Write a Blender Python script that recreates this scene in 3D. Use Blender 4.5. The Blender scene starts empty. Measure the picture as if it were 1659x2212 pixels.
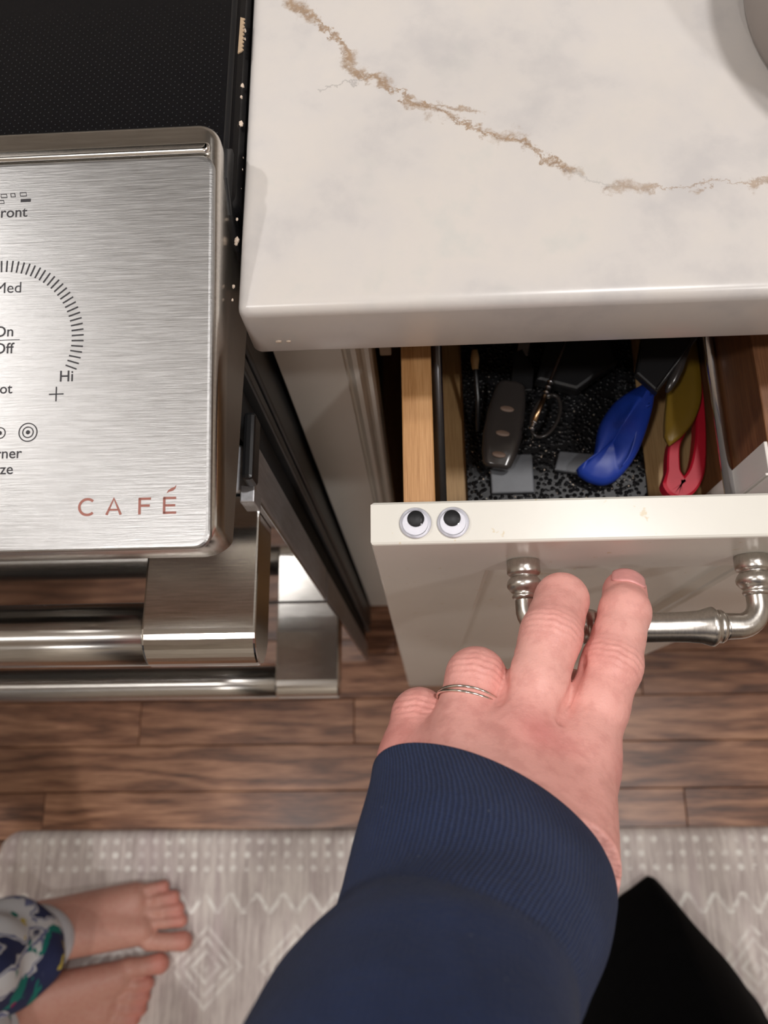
import bpy, bmesh, math, random
import numpy as np
from mathutils import Vector, Matrix

random.seed(7)
rng = np.random.default_rng(7)
S = bpy.context.scene
COL = S.collection
PI = math.pi

# ------------------------------------------------------------------ camera
cam = bpy.data.cameras.new('camera')
cam.sensor_fit = 'VERTICAL'
cam.sensor_height = 24.0
cam.sensor_width = 18.0
cam.lens = 24.0 * 1686.57 / 2212.0
cam.clip_start = 0.01
cam.dof.use_dof = True
cam.dof.focus_distance = 0.315
cam.dof.aperture_fstop = 7.5
camo = bpy.data.objects.new('camera', cam)
COL.objects.link(camo)
camo.matrix_world = Matrix(((0.99864353, 0.02437664, 0.04600956, 0.0),
                            (-0.00999286, 0.9569419, -0.29010746, 0.0),
                            (-0.05110032, 0.28925417, 0.95588743, 1.17),
                            (0, 0, 0, 1)))
S.camera = camo

# ------------------------------------------------------------------ light
W = bpy.data.worlds.new('world')
S.world = W
W.use_nodes = True
W.node_tree.nodes['Background'].inputs[0].default_value = (1.0, 0.93, 0.86, 1)
W.node_tree.nodes['Background'].inputs[1].default_value = 0.25
S.view_settings.view_transform = 'Standard'
S.view_settings.look = 'None'
S.view_settings.exposure = 0.08
S.view_settings.gamma = 1.0
S.view_settings.use_curve_mapping = False
WARM = (1.0, 0.975, 0.96)
ROOM_X0, ROOM_X1, ROOM_Y0, ROOM_Y1, ROOM_Z = -2.0, 2.0, -2.2, 0.80, 2.45
CEILING_LAMPS = [(0.43, 0.29, 10.8), (-1.35, 0.55, 12.0), (-0.55, -0.42, 6.5), (0.85, -0.42, 7.0), (0.10, -1.75, 11.0)]
LAMP_PLACES = ['above the counter', 'left of the range hood', 'between range and mat on the left', 'right of the person in navy', 'nearest the front wall']


def lamp(name, loc, size, power, color=WARM, spread=PI):
    d = bpy.data.lights.new(name, 'AREA')
    d.shape = 'DISK'
    d.size = size
    d.energy = power
    d.color = color
    d.spread = spread
    o = bpy.data.objects.new(name, d)
    o.location = loc
    COL.objects.link(o)
    return o


for lx, ly, lp in CEILING_LAMPS:
    lamp('ceiling_lamp_light', (lx, ly, ROOM_Z - 0.012), 0.11, lp)


# ------------------------------------------------------------------ node helpers
def lin(c):
    return tuple(((v / 255.0) / 12.92 if v <= 10 else (((v / 255.0) + 0.055) / 1.055) ** 2.4) for v in c) + (1.0,)


class NT:
    def __init__(self, name):
        self.m = bpy.data.materials.new(name)
        self.m.use_nodes = True
        self.t = self.m.node_tree
        self.b = self.t.nodes['Principled BSDF']

    def n(self, typ, ins=None, **props):
        x = self.t.nodes.new(typ)
        for k, v in props.items():
            setattr(x, k, v)
        if ins:
            for k, v in ins.items():
                self.put(x.inputs[k], v)
        return x

    def put(self, sock, v):
        if isinstance(v, bpy.types.NodeSocket):
            self.t.links.new(v, sock)
        elif isinstance(v, bpy.types.Node):
            self.t.links.new(v.outputs[0], sock)
        else:
            sock.default_value = v

    def math(self, op, a, b=0.0, c=None, clamp=False):
        x = self.n('ShaderNodeMath', {0: a, 1: b}, operation=op, use_clamp=clamp)
        if c is not None:
            self.put(x.inputs[2], c)
        return x.outputs[0]

    def vm(self, op, a, b=None, out=0):
        x = self.n('ShaderNodeVectorMath', operation=op)
        self.put(x.inputs[0], a)
        if b is not None:
            self.put(x.inputs[3 if op == 'SCALE' else 1], b)
        return x.outputs[out]

    def pos(self):
        return self.n('ShaderNodeNewGeometry').outputs['Position']

    def obj(self):
        return self.n('ShaderNodeTexCoord').outputs['Object']

    def noise(self, vec, scale, detail=3.0, rough=0.55, dist=0.0):
        return self.n('ShaderNodeTexNoise', {'Vector': vec, 'Scale': scale, 'Detail': detail, 'Roughness': rough, 'Distortion': dist}).outputs[0]

    def scaled(self, vec, sx, sy, sz):
        return self.vm('MULTIPLY', vec, (sx, sy, sz))

    def ramp(self, f, stops):
        r = self.n('ShaderNodeValToRGB', {0: f})
        cr = r.color_ramp
        while len(cr.elements) < len(stops):
            cr.elements.new(0.5)
        for e, (p, c) in zip(cr.elements, stops):
            e.position = p
            e.color = c
        return r.outputs[0]

    def mix(self, f, a, b, mode='MIX'):
        x = self.n('ShaderNodeMix', data_type='RGBA', blend_type=mode)
        self.put(x.inputs[0], f)
        self.put(x.inputs[6], a)
        self.put(x.inputs[7], b)
        return x.outputs[2]

    def sstep(self, v, a, b):
        x = self.n('ShaderNodeMapRange', {0: v, 1: a, 2: b, 3: 0.0, 4: 1.0}, interpolation_type='SMOOTHSTEP')
        return x.outputs[0]

    def bump(self, h, strength, dist):
        x = self.n('ShaderNodeBump', {'Height': h, 'Strength': strength, 'Distance': dist})
        self.put(self.b.inputs['Normal'], x.outputs[0])
        return x

    def set(self, **kw):
        for k, v in kw.items():
            self.put(self.b.inputs[k.replace('_', ' ')], v)
        return self


def simple(name, col, rough=0.5, metal=0.0, var=0.06, scale=60.0, bump=0.0, bscale=400.0, **kw):
    t = NT(name)
    p = t.obj()
    nz = t.noise(p, scale, 4.0)
    c = tuple(col)
    lo = tuple(max(0, v * (1 - var)) for v in c[:3]) + (1,)
    hi = tuple(min(1, v * (1 + var)) for v in c[:3]) + (1,)
    t.set(Base_Color=t.ramp(nz, [(0.3, lo), (0.7, hi)]), Roughness=rough, Metallic=metal)
    if bump:
        t.bump(t.noise(p, bscale, 3.0), bump, 0.0006)
    for k, v in kw.items():
        t.set(**{k: v})
    return t.m


M = {}


def build_materials():
    # --- white quartz with a brown vein
    t = NT('quartz')
    p = t.pos()
    warp = t.n('ShaderNodeTexNoise', {'Vector': p, 'Scale': 75.0, 'Detail': 6.0, 'Roughness': 0.72}).outputs[1]
    warp2 = t.n('ShaderNodeTexNoise', {'Vector': p, 'Scale': 320.0, 'Detail': 3.0, 'Roughness': 0.7}).outputs[1]
    q = t.vm('ADD', p, t.vm('SCALE', t.vm('SUBTRACT', warp, (0.5, 0.5, 0.5)), 0.023))
    q = t.vm('ADD', q, t.vm('SCALE', t.vm('SUBTRACT', warp2, (0.5, 0.5, 0.5)), 0.004))
    q = t.vm('MULTIPLY', q, (1, 1, 0))

    def dist(pts):
        best = None
        for a, b in zip(pts[:-1], pts[1:]):
            A = Vector((a[0], a[1], 0)); B = Vector((b[0], b[1], 0)); ba = B - A
            pa = t.vm('SUBTRACT', q, tuple(A))
            h = t.math('MULTIPLY', t.vm('DOT_PRODUCT', pa, tuple(ba), out=1), 1.0 / ba.length_squared, clamp=True)
            d = t.vm('LENGTH', t.vm('SUBTRACT', pa, t.vm('SCALE', tuple(ba), h)), out=1)
            best = d if best is None else t.math('MINIMUM', best, d)
        return best
    v1 = dist([(-0.075, 0.35), (-0.0486, 0.3141), (-0.0362, 0.2989), (-0.0281, 0.2844), (-0.0183, 0.2701), (-0.0067, 0.2621),
               (0.0083, 0.2505), (0.0213, 0.2436), (0.0431, 0.2322), (0.0651, 0.2188)])
    v2 = dist([(0.0776, 0.2072), (0.0921, 0.2097), (0.1008, 0.2071), (0.1152, 0.2096), (0.1377, 0.2078), (0.22, 0.20), (0.4, 0.23)])
    v3 = dist([(0.0651, 0.2188), (0.0776, 0.2072)])
    v4 = dist([(-0.0358, 0.2651), (-0.0222, 0.2687), (-0.0183, 0.2701)])
    v5 = dist([(0.0083, 0.2505), (0.0140, 0.2525), (0.0197, 0.2515), (0.0272, 0.2485)])
    blob = t.noise(p, 48.0, 3.0, 0.6)
    fine = t.noise(p, 520.0, 3.0, 0.7)
    wid = t.math('MULTIPLY', t.sstep(blob, 0.38, 0.68), 0.0058)
    wid = t.math('ADD', wid, 0.0008)
    m1 = t.sstep(t.math('DIVIDE', v1, wid), 1.0, 0.0)
    m2 = t.math('MULTIPLY', t.sstep(t.math('DIVIDE', v2, t.math('MULTIPLY', wid, 0.85)), 1.0, 0.0), 0.75)
    m3 = t.math('MULTIPLY', t.sstep(v3, 0.0013, 0.0), 0.35)
    m4 = t.math('MULTIPLY', t.sstep(v4, 0.0012, 0.0), 0.55)
    m5 = t.math('MULTIPLY', t.sstep(v5, 0.0022, 0.0), 0.8)
    mm = t.math('MAXIMUM', t.math('MAXIMUM', m1, m2), m5)
    mm = t.math('MULTIPLY', mm, t.sstep(fine, 0.22, 0.50))
    cloud = t.noise(p, 26.0, 5.0, 0.6)
    base = t.ramp(cloud, [(0.30, lin((198, 194, 192))), (0.45, lin((209, 204, 200))), (0.62, lin((213, 207, 201))), (0.75, lin((205, 203, 198)))])
    brown = t.mix(t.noise(p, 300.0, 2.0), lin((172, 138, 96)), lin((108, 76, 48)))
    c = t.mix(t.math('MULTIPLY', mm, 0.80), base, brown)
    c = t.mix(t.math('ADD', m3, m4, clamp=True), c, lin((150, 146, 144)))
    g1 = t.math('MULTIPLY', t.sstep(t.noise(p, 34.0, 3.0), 0.60, 0.72), 0.12)
    c = t.mix(g1, c, lin((178, 184, 180)))
    t.set(Base_Color=c, Roughness=0.28, Specular_IOR_Level=0.5)
    M['quartz'] = t.m

    # --- brushed stainless
    def steel(name, col, rough, sx, sy, sz, amp=0.10, bump=0.05, aniso=0.0):
        t = NT(name)
        p = t.scaled(t.pos(), sx, sy, sz)
        a = t.noise(p, 1.0, 4.0, 0.65)
        lo = tuple(v * 0.86 for v in col) + (1,)
        hi = tuple(min(1, v * 1.14) for v in col) + (1,)
        t.set(Base_Color=t.ramp(a, [(0.25, lo), (0.75, hi)]), Metallic=1.0,
              Roughness=t.math('ADD', t.math('MULTIPLY', a, amp), rough - amp / 2))
        t.bump(a, bump, 0.0004)
        if aniso:
            t.set(Anisotropic=aniso, Tangent=t.n('ShaderNodeTangent', direction_type='RADIAL', axis='X').outputs[0], Anisotropic_Rotation=0.25)
        return t.m
    M['steel'] = steel('brushed_steel', (0.45, 0.447, 0.445), 0.36, 70, 1500, 600, 0.22, 0.25)
    M['steel_polished'] = steel('polished_steel', (0.64, 0.61, 0.57), 0.25, 60, 900, 900, 0.08, 0.02)
    M['steel_satin'] = steel('satin_steel', (0.55, 0.53, 0.50), 0.15, 60, 1200, 900, 0.06, 0.02)
    M['steel_bar'] = steel('brushed_bar_steel', (0.55, 0.53, 0.50), 0.26, 60, 1200, 900, 0.06, 0.02, 0.9)
    M['nickel'] = steel('satin_nickel', (0.58, 0.55, 0.51), 0.30, 900, 300, 900, 0.10, 0.05)
    M['door_edge'] = steel('grey_door_edge', (0.58, 0.58, 0.60), 0.50, 400, 400, 60, 0.10, 0.04)
    M['black_glass_door'] = simple('dark_mirror_glass', (0.012, 0.012, 0.013), 0.05, 0.0, 0.02, Specular_IOR_Level=1.0, Coat_Weight=1.0, Coat_Roughness=0.02, Coat_IOR=2.0)
    M['charcoal'] = simple('charcoal_enamel', (0.045, 0.047, 0.048), 0.38, 0.0, 0.12, 25.0, 0.10, 900.0)
    M['black_plastic'] = simple('black_plastic', (0.012, 0.012, 0.013), 0.30)
    M['black_matte'] = simple('black_rubber', (0.009, 0.009, 0.010), 0.75, 0.0, 0.2, 40.0, 0.3, 300.0)
    M['ink'] = simple('dark_ink', (0.022, 0.020, 0.024), 0.6)
    M['copper_ink'] = simple('copper_ink', lin((150, 92, 80))[:3], 0.5)

    # --- cooktop: black glass with a field of fine grey dots
    t = NT('cooktop_glass')
    p = t.pos()
    pd = t.scaled(p, 1 / 0.0035, 1 / 0.0016, 0.0)
    row = t.math('FLOOR', t.n('ShaderNodeSeparateXYZ', {0: pd}).outputs[1])
    off = t.math('MULTIPLY', t.math('MODULO', row, 2.0), 0.5)
    sx = t.n('ShaderNodeSeparateXYZ', {0: pd})
    fx = t.math('SUBTRACT', t.math('FRACT', t.math('ADD', sx.outputs[0], off)), 0.5)
    fy = t.math('SUBTRACT', t.math('FRACT', sx.outputs[1]), 0.5)
    d = t.math('SQRT', t.math('ADD', t.math('POWER', t.math('MULTIPLY', fx, 0.0035), 2.0), t.math('POWER', t.math('MULTIPLY', fy, 0.0016), 2.0)))
    dots = t.sstep(d, 0.00034, 0.00014)
    sp = t.n('ShaderNodeSeparateXYZ', {0: p})
    fade = t.math('MULTIPLY', t.sstep(sp.outputs[1], 0.335, 0.27), t.sstep(sp.outputs[0], -0.0765, -0.0785))
    smear = t.math('MULTIPLY', t.noise(p, 40.0, 5.0, 0.7), 0.004)
    base = t.mix(t.math('MULTIPLY', t.math('MULTIPLY', dots, fade), 0.45), (0.006, 0.006, 0.007, 1), (0.075, 0.078, 0.082, 1))
    t.set(Base_Color=base, Roughness=t.math('ADD', 0.12, t.math('MULTIPLY', smear, 20.0)), Specular_IOR_Level=0.35)
    M['cooktop'] = t.m

    # --- painted cabinet
    def paint(name, col, rough, stain=0.0):
        t = NT(name)
        p = t.obj()
        nz = t.noise(p, 18.0, 4.0)
        c = t.ramp(nz, [(0.3, tuple(v * 0.96 for v in col[:3]) + (1,)), (0.7, col)])
        if stain:
            s = t.math('MULTIPLY', t.sstep(t.noise(p, 130.0, 3.0, 0.6), 0.665, 0.72), stain)
            c = t.mix(s, c, lin((206, 182, 130)))
        t.set(Base_Color=c, Roughness=rough)
        t.bump(t.noise(p, 350.0, 2.0), 0.03, 0.0005)
        return t.m
    M['paint'] = paint('cream_paint', lin((230, 227, 218)), 0.22, 0.5)
    M['paint_grey'] = paint('warm_grey_paint', lin((226, 221, 212)), 0.30)
    M['white_plastic'] = paint('white_plastic', lin((228, 222, 216)), 0.35)

    # --- woods
    def wood(name, dark, mid, light, grain_axis, scale=1.0, rough=0.4, coat=0.0, contrast=(0.32, 0.5, 0.68), cath=1.0):
        t = NT(name)
        rnd = t.n('ShaderNodeObjectInfo').outputs['Random']
        p = t.pos()
        p = t.vm('ADD', p, t.vm('SCALE', (3.1, 7.7, 5.3), rnd))
        st = [26.0, 26.0, 26.0]
        st[grain_axis] = 3.2
        a = t.scaled(p, *[v * scale for v in st])
        big = t.noise(a, 1.0, 2.0, 0.5)
        rings = t.math('SINE', t.math('MULTIPLY', t.math('ADD', big, t.math('MULTIPLY', rnd, 0.0)), 30.0 * cath))
        st2 = [900.0, 900.0, 900.0]
        st2[grain_axis] = 26.0
        f = t.noise(t.scaled(p, *[v * scale for v in st2]), 1.0, 3.0, 0.6)
        v = t.math('ADD', t.math('MULTIPLY', rings, 0.085), t.math('MULTIPLY', f, 0.66))
        v = t.math('ADD', v, t.math('ADD', 0.04, t.math('MULTIPLY', t.noise(t.scaled(p, 6.0, 14.0, 14.0), 1.0, 3.0), 0.22)))
        v = t.math('ADD', v, t.math('MULTIPLY', t.math('SUBTRACT', rnd, 0.5), 0.10))
        c = t.ramp(v, [(contrast[0], dark), (contrast[1], mid), (contrast[2], light)])
        t.set(Base_Color=c, Roughness=t.math('ADD', rough, t.math('MULTIPLY', f, 0.08)), Coat_Weight=coat, Coat_Roughness=0.25)
        t.bump(f, 0.06, 0.0004)
        return t.m
    M['floor_wood'] = wood('walnut_stained_oak', lin((76, 46, 33)), lin((148, 102, 76)), lin((196, 148, 116)), 0, 1.0, 0.36, 0.25)
    M['maple'] = wood('maple', lin((166, 118, 70)), lin((190, 142, 92)), lin((206, 160, 110)), 1, 2.0, 0.42, 0.0, (0.3, 0.5, 0.7), 0.4)
    M['shaded_maple'] = wood('shade_darkened_maple', lin((104, 66, 40)), lin((132, 88, 56)), lin((150, 104, 70)), 1, 2.0, 0.45, 0.0, (0.3, 0.5, 0.7), 0.4)  # maple tone darkened: shade of the right tray wall put into its colour
    M['plywood'] = wood('plywood_tray', lin((150, 116, 74)), lin((176, 142, 96)), lin((192, 158, 112)), 1, 2.0, 0.5, 0.0, (0.3, 0.5, 0.7), 0.3)

    # --- room
    M['wall'] = simple('wall_paint', lin((214, 206, 194))[:3], 0.7)
    M['ceiling'] = simple('ceiling_paint', lin((238, 234, 226))[:3], 0.8)
    M['tile'] = simple('backsplash_tile', lin((196, 190, 182))[:3], 0.3)
    M['hood'] = simple('hood_steel', (0.26, 0.255, 0.25), 0.45, 0.3)
    M['upper'] = simple('upper_cabinet_paint', lin((150, 146, 140))[:3], 0.4)
    M['ceramic'] = simple('taupe_ceramic', lin((150, 141, 136))[:3], 0.3, 0.0, 0.05, 30.0)

    # --- printed kitchen mat
    t = NT('printed_mat')
    p = t.pos()
    sp = t.n('ShaderNodeSeparateXYZ', {0: p})
    X, Y = sp.outputs[0], sp.outputs[1]
    v = t.math('SUBTRACT', -0.106, Y)
    streak = t.noise(t.scaled(p, 150.0, 14.0, 1.0), 1.0, 4.0, 0.6)
    cloud = t.noise(p, 14.0, 4.0, 0.6)
    weave = t.noise(t.scaled(p, 700.0, 260.0, 1.0), 1.0, 2.0)
    base = t.ramp(t.math('ADD', t.math('MULTIPLY', streak, 0.6), t.math('MULTIPLY', cloud, 0.4)),
                  [(0.34, lin((172, 156, 153))), (0.48, lin((204, 192, 187))), (0.60, lin((226, 216, 209)))])

    def tri(x, per):
        return t.math('MULTIPLY', t.math('ABSOLUTE', t.math('SUBTRACT', t.math('FRACT', t.math('DIVIDE', x, per)), 0.5)), 2.0)

    def band(lo, hi):
        return t.math('MULTIPLY', t.math('GREATER_THAN', v, lo), t.math('LESS_THAN', v, hi))
    tx = tri(X, 0.0185)
    ty = tri(t.math('SUBTRACT', v, 0.006), 0.0175)
    dd = t.math('ADD', t.math('POWER', tx, 2.0), t.math('POWER', ty, 2.0))
    dots = t.math('MULTIPLY', t.sstep(dd, 0.34, 0.12), band(0.003, 0.058))
    t1 = tri(X, 0.036)
    h = t.math('DIVIDE', t.math('SUBTRACT', v, 0.080), 0.026)
    e = t.math('ABSOLUTE', t.math('SUBTRACT', t1, h))
    tris = t.math('MULTIPLY', t.sstep(e, 0.26, 0.12), band(0.080, 0.106))
    dx = tri(X, 0.120)
    dy = t.math('DIVIDE', t.math('ABSOLUTE', t.math('SUBTRACT', v, 0.170)), 0.062)
    dia = t.math('ADD', dx, dy)
    ring = t.math('SINE', t.math('MULTIPLY', dia, 26.0))
    diam = t.math('MULTIPLY', t.math('MULTIPLY', t.sstep(ring, -0.1, 0.5), t.math('LESS_THAN', dia, 0.9)), band(0.112, 0.232))
    t2 = tri(X, 0.044)
    h2 = t.math('DIVIDE', t.math('SUBTRACT', v, 0.238), 0.030)
    tr2 = t.math('MULTIPLY', t.math('GREATER_THAN', t2, h2), band(0.238, 0.268))
    mk = t.math('MAXIMUM', t.math('MAXIMUM', dots, tris), t.math('MAXIMUM', t.math('MULTIPLY', diam, 0.7), t.math('MULTIPLY', tr2, 0.7)))
    mk = t.math('MULTIPLY', mk, t.sstep(t.noise(p, 60.0, 4.0, 0.7), 0.34, 0.60))
    c = t.mix(t.math('MULTIPLY', mk, 0.90), base, lin((252, 249, 243)))
    pur = t.math('MULTIPLY', t.sstep(t.noise(t.scaled(p, 30.0, 5.0, 1.0), 1.0, 3.0), 0.54, 0.70), 0.45)
    c = t.mix(pur, c, lin((194, 174, 176)))
    t.set(Base_Color=c, Roughness=0.55)
    t.bump(weave, 0.12, 0.0006)
    M['mat_print'] = t.m

    # --- skin: true local colour comes with the mesh
    def skin(name, sss=0.12):
        t = NT(name)
        p = t.obj()
        a = t.n('ShaderNodeAttribute', attribute_name='skin_colour').outputs[0]
        mott = t.noise(p, 170.0, 4.0, 0.6)
        c = t.mix(t.math('MULTIPLY', t.sstep(mott, 0.42, 0.66), 0.20), a, lin((176, 96, 88)))
        vor = t.n('ShaderNodeTexVoronoi', {'Vector': p, 'Scale': 1100.0}).outputs[0]
        fine = t.noise(t.scaled(p, 1.0, 2.0, 1.0), 700.0, 3.0, 0.6)
        t.set(Base_Color=c, Roughness=0.46, Specular_IOR_Level=0.42, Subsurface_Weight=sss, Subsurface_Radius=(0.006, 0.0025, 0.0015), Subsurface_Scale=0.6)
        t.bump(t.math('ADD', t.math('MULTIPLY', vor, 0.5), fine), 0.22, 0.0005)
        return t.m
    M['skin'] = skin('skin')
    M['nail'] = simple('fingernail', lin((226, 160, 156))[:3], 0.26, 0.0, 0.06, 300.0)

    # --- navy knit
    t = NT('navy_knit')
    uv = t.n('ShaderNodeUVMap').outputs[0]
    su = t.n('ShaderNodeSeparateXYZ', {0: uv})
    wob = t.noise(uv, 9.0, 3.0)
    wob2 = t.noise(t.scaled(uv, 140.0, 60.0, 1.0), 1.0, 2.0)
    ph = t.math('ADD', t.math('MULTIPLY', su.outputs[0], 2 * PI * 150.0), t.math('MULTIPLY', su.outputs[1], 60.0))
    ph = t.math('ADD', ph, t.math('MULTIPLY', wob, 9.0))
    ph = t.math('ADD', ph, t.math('MULTIPLY', wob2, 2.5))
    ribs = t.math('MULTIPLY', t.math('SINE', ph), 0.5)
    stitch = t.math('SINE', t.math('ADD', t.math('MULTIPLY', su.outputs[1], 1500.0), t.math('MULTIPLY', wob2, 6.0)))
    skew = t.math('ADD', 0.5, t.math('MULTIPLY', t.math('COSINE', t.math('MULTIPLY', su.outputs[0], 2 * PI)), 0.5))
    cuffm = t.sstep(t.math('SUBTRACT', su.outputs[1], t.math('MULTIPLY', skew, 0.10)), 0.255, 0.230)
    fz = t.noise(t.pos(), 900.0, 3.0, 0.7)
    hgt = t.math('ADD', t.math('MULTIPLY', t.math('ADD', ribs, t.math('MULTIPLY', stitch, 0.22)), t.math('ADD', t.math('MULTIPLY', cuffm, 0.8), 0.12)), fz)
    pile = t.noise(t.pos(), 40.0, 4.0, 0.6)
    shade = t.math('ADD', t.math('MULTIPLY', t.math('ADD', ribs, 0.5), t.math('MULTIPLY', cuffm, 0.5)), t.math('MULTIPLY', pile, 0.6))
    c = t.ramp(shade, [(0.1, lin((28, 37, 62))), (0.55, lin((40, 52, 86))), (0.95, lin((54, 68, 106)))])
    lint = t.sstep(t.noise(t.pos(), 520.0, 1.0, 0.5), 0.80, 0.84)
    c = t.mix(t.math('MULTIPLY', lint, 0.6), c, lin((170, 176, 186)))
    t.set(Base_Color=c, Roughness=0.92, Specular_IOR_Level=0.15, Sheen_Weight=0.06, Sheen_Roughness=0.5)
    t.bump(hgt, 0.8, 0.0009)
    M['navy'] = t.m
    M['navy_plain'] = simple('navy_fleece', lin((40, 52, 84))[:3], 0.92, 0.0, 0.12, 50.0, 0.3, 900.0)
    M['black_cloth'] = simple('black_cloth', (0.0022, 0.0022, 0.0026), 0.95, 0.0, 0.2, 80.0, 0.1, 900.0, Specular_IOR_Level=0.05)

    # --- patterned pyjama cotton
    t = NT('printed_cotton')
    p = t.pos()
    w = t.vm('ADD', p, t.vm('SCALE', t.n('ShaderNodeTexNoise', {'Vector': p, 'Scale': 16.0, 'Detail': 3.0}).outputs[1], 0.06))
    n1 = t.noise(t.scaled(w, 1.0, 1.0, 0.6), 12.0, 2.0, 0.5, 1.2)
    n2 = t.noise(t.vm('ADD', w, (3, 1, 4)), 24.0, 2.0, 0.5, 0.8)
    n3 = t.noise(t.vm('ADD', w, (7, 2, 9)), 28.0, 2.0, 0.5, 0.5)
    n4 = t.noise(t.vm('ADD', w, (1, 8, 2)), 30.0, 2.0, 0.5, 0.5)
    c = t.mix(t.sstep(n1, 0.50, 0.53), lin((206, 206, 208)), lin((44, 50, 84)))
    c = t.mix(t.sstep(t.math('ABSOLUTE', t.math('SUBTRACT', n1, 0.47)), 0.025, 0.012), c, lin((110, 116, 150)))
    c = t.mix(t.sstep(n2, 0.61, 0.63), c, lin((28, 118, 108)))
    c = t.mix(t.sstep(n3, 0.66, 0.68), c, lin((196, 176, 82)))
    c = t.mix(t.sstep(n4, 0.67, 0.69), c, lin((150, 30, 84)))
    t.set(Base_Color=c, Roughness=0.85, Specular_IOR_Level=0.2)
    t.bump(t.noise(p, 800.0, 2.0), 0.15, 0.0005)
    M['pyjama'] = t.m
    M['cuff_cotton'] = simple('white_rib_cotton', lin((196, 198, 204))[:3], 0.85, 0.0, 0.05, 80.0, 0.2, 900.0)

    # --- drawer contents
    t = NT('pebbled_liner')
    p = t.pos()
    vo = t.n('ShaderNodeTexVoronoi', {'Vector': p, 'Scale': 420.0, 'Randomness': 0.9})
    hgt = t.sstep(vo.outputs[0], 0.55, 0.0)
    cr = t.sstep(t.noise(p, 420.0, 2.0, 0.6), 0.70, 0.74)
    t.set(Base_Color=t.mix(cr, (0.007, 0.007, 0.008, 1), lin((190, 178, 160))), Roughness=0.34, Specular_IOR_Level=0.42)
    t.bump(hgt, 1.0, 0.0011)
    M['liner'] = t.m
    M['blue'] = simple('blue_plastic', lin((26, 56, 150))[:3], 0.42, 0.0, 0.05, 60.0, 0.05, 500.0)
    M['red'] = simple('red_silicone', lin((184, 20, 44))[:3], 0.45, 0.0, 0.05)
    M['olive'] = simple('mustard_silicone', lin((122, 96, 26))[:3], 0.4)
    M['brass'] = simple('brass', (0.75, 0.50, 0.28), 0.25, 1.0)
    M['chrome'] = simple('chrome', (0.62, 0.62, 0.64), 0.12, 1.0)
    M['dark_rail'] = simple('dark_metal_rail', (0.16, 0.16, 0.17), 0.25, 1.0)
    M['smoke'] = simple('smoky_plastic', (0.035, 0.030, 0.028), 0.18, 0.0, 0.1, Specular_IOR_Level=0.6)
    M['smoke_hole'] = simple('tan_insert', lin((120, 98, 84))[:3], 0.5)
    M['clear_grey'] = simple('frosted_plastic', lin((96, 98, 102))[:3], 0.35, 0.0, 0.1, 120.0)
    M['pale_wood'] = simple('pale_wood', lin((190, 158, 112))[:3], 0.5)
    M['eye_white'] = simple('eye_white', lin((236, 236, 242))[:3], 0.3)
    M['eye_black'] = simple('eye_black', (0.010, 0.010, 0.011), 0.55)
    M['silver'] = simple('silver', (0.80, 0.76, 0.70), 0.16, 1.0)
    M['crumb'] = simple('crumb', lin((214, 196, 178))[:3], 0.6, 0.0, 0.3, 200.0)
    M['card'] = simple('tan_card', lin((176, 152, 124))[:3], 0.6, 0.0, 0.1, 200.0)
    M['felt'] = simple('taupe_felt', lin((168, 150, 132))[:3], 0.8, 0.0, 0.08, 200.0)
    M['white_trim'] = simple('lamp_trim', (0.8, 0.8, 0.78), 0.5)
    # thin clear plastic
    m = bpy.data.materials.new('clear_plastic')
    m.use_nodes = True
    nt = m.node_tree
    nt.nodes.clear()
    out = nt.nodes.new('ShaderNodeOutputMaterial')
    mx = nt.nodes.new('ShaderNodeMixShader')
    tr = nt.nodes.new('ShaderNodeBsdfTransparent')
    gl = nt.nodes.new('ShaderNodeBsdfGlossy')
    fr = nt.nodes.new('ShaderNodeFresnel')
    nzt = nt.nodes.new('ShaderNodeTexNoise')
    nzt.inputs['Scale'].default_value = 200.0
    rm = nt.nodes.new('ShaderNodeMapRange')
    rm.inputs[3].default_value = 0.03
    rm.inputs[4].default_value = 0.07
    nt.links.new(nzt.outputs[0], rm.inputs[0])
    nt.links.new(rm.outputs[0], gl.inputs['Roughness'])
    fr.inputs[0].default_value = 1.22
    tr.inputs[0].default_value = (0.97, 0.97, 0.985, 1)
    nt.links.new(fr.outputs[0], mx.inputs[0])
    nt.links.new(tr.outputs[0], mx.inputs[1])
    nt.links.new(gl.outputs[0], mx.inputs[2])
    nt.links.new(mx.outputs[0], out.inputs[0])
    M['clear'] = m


build_materials()


# ------------------------------------------------------------------ object helpers
def mesh_np(name, V, Q, smooth=True):
    V = np.asarray(V, dtype=np.float32)
    Q = np.asarray(Q, dtype=np.int32)
    me = bpy.data.meshes.new(name)
    n, k = Q.shape
    me.vertices.add(len(V))
    me.vertices.foreach_set('co', V.ravel())
    me.loops.add(n * k)
    me.loops.foreach_set('vertex_index', Q.ravel())
    me.polygons.add(n)
    me.polygons.foreach_set('loop_start', np.arange(0, n * k, k, dtype=np.int32))
    me.update(calc_edges=True)
    me.polygons.foreach_set('use_smooth', np.full(n, smooth))
    return me


def link(name, me, mat, parent=None, base=(0, 0, 0), smooth=None):
    o = bpy.data.objects.new(name, me)
    COL.objects.link(o)
    if mat is not None:
        me.materials.append(M[mat])
    if parent is not None:
        o.parent = parent
    if any(base):
        me.transform(Matrix.Translation(-Vector(base)))
    if smooth is not None:
        me.polygons.foreach_set('use_smooth', np.full(len(me.polygons), smooth))
    return o


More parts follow.
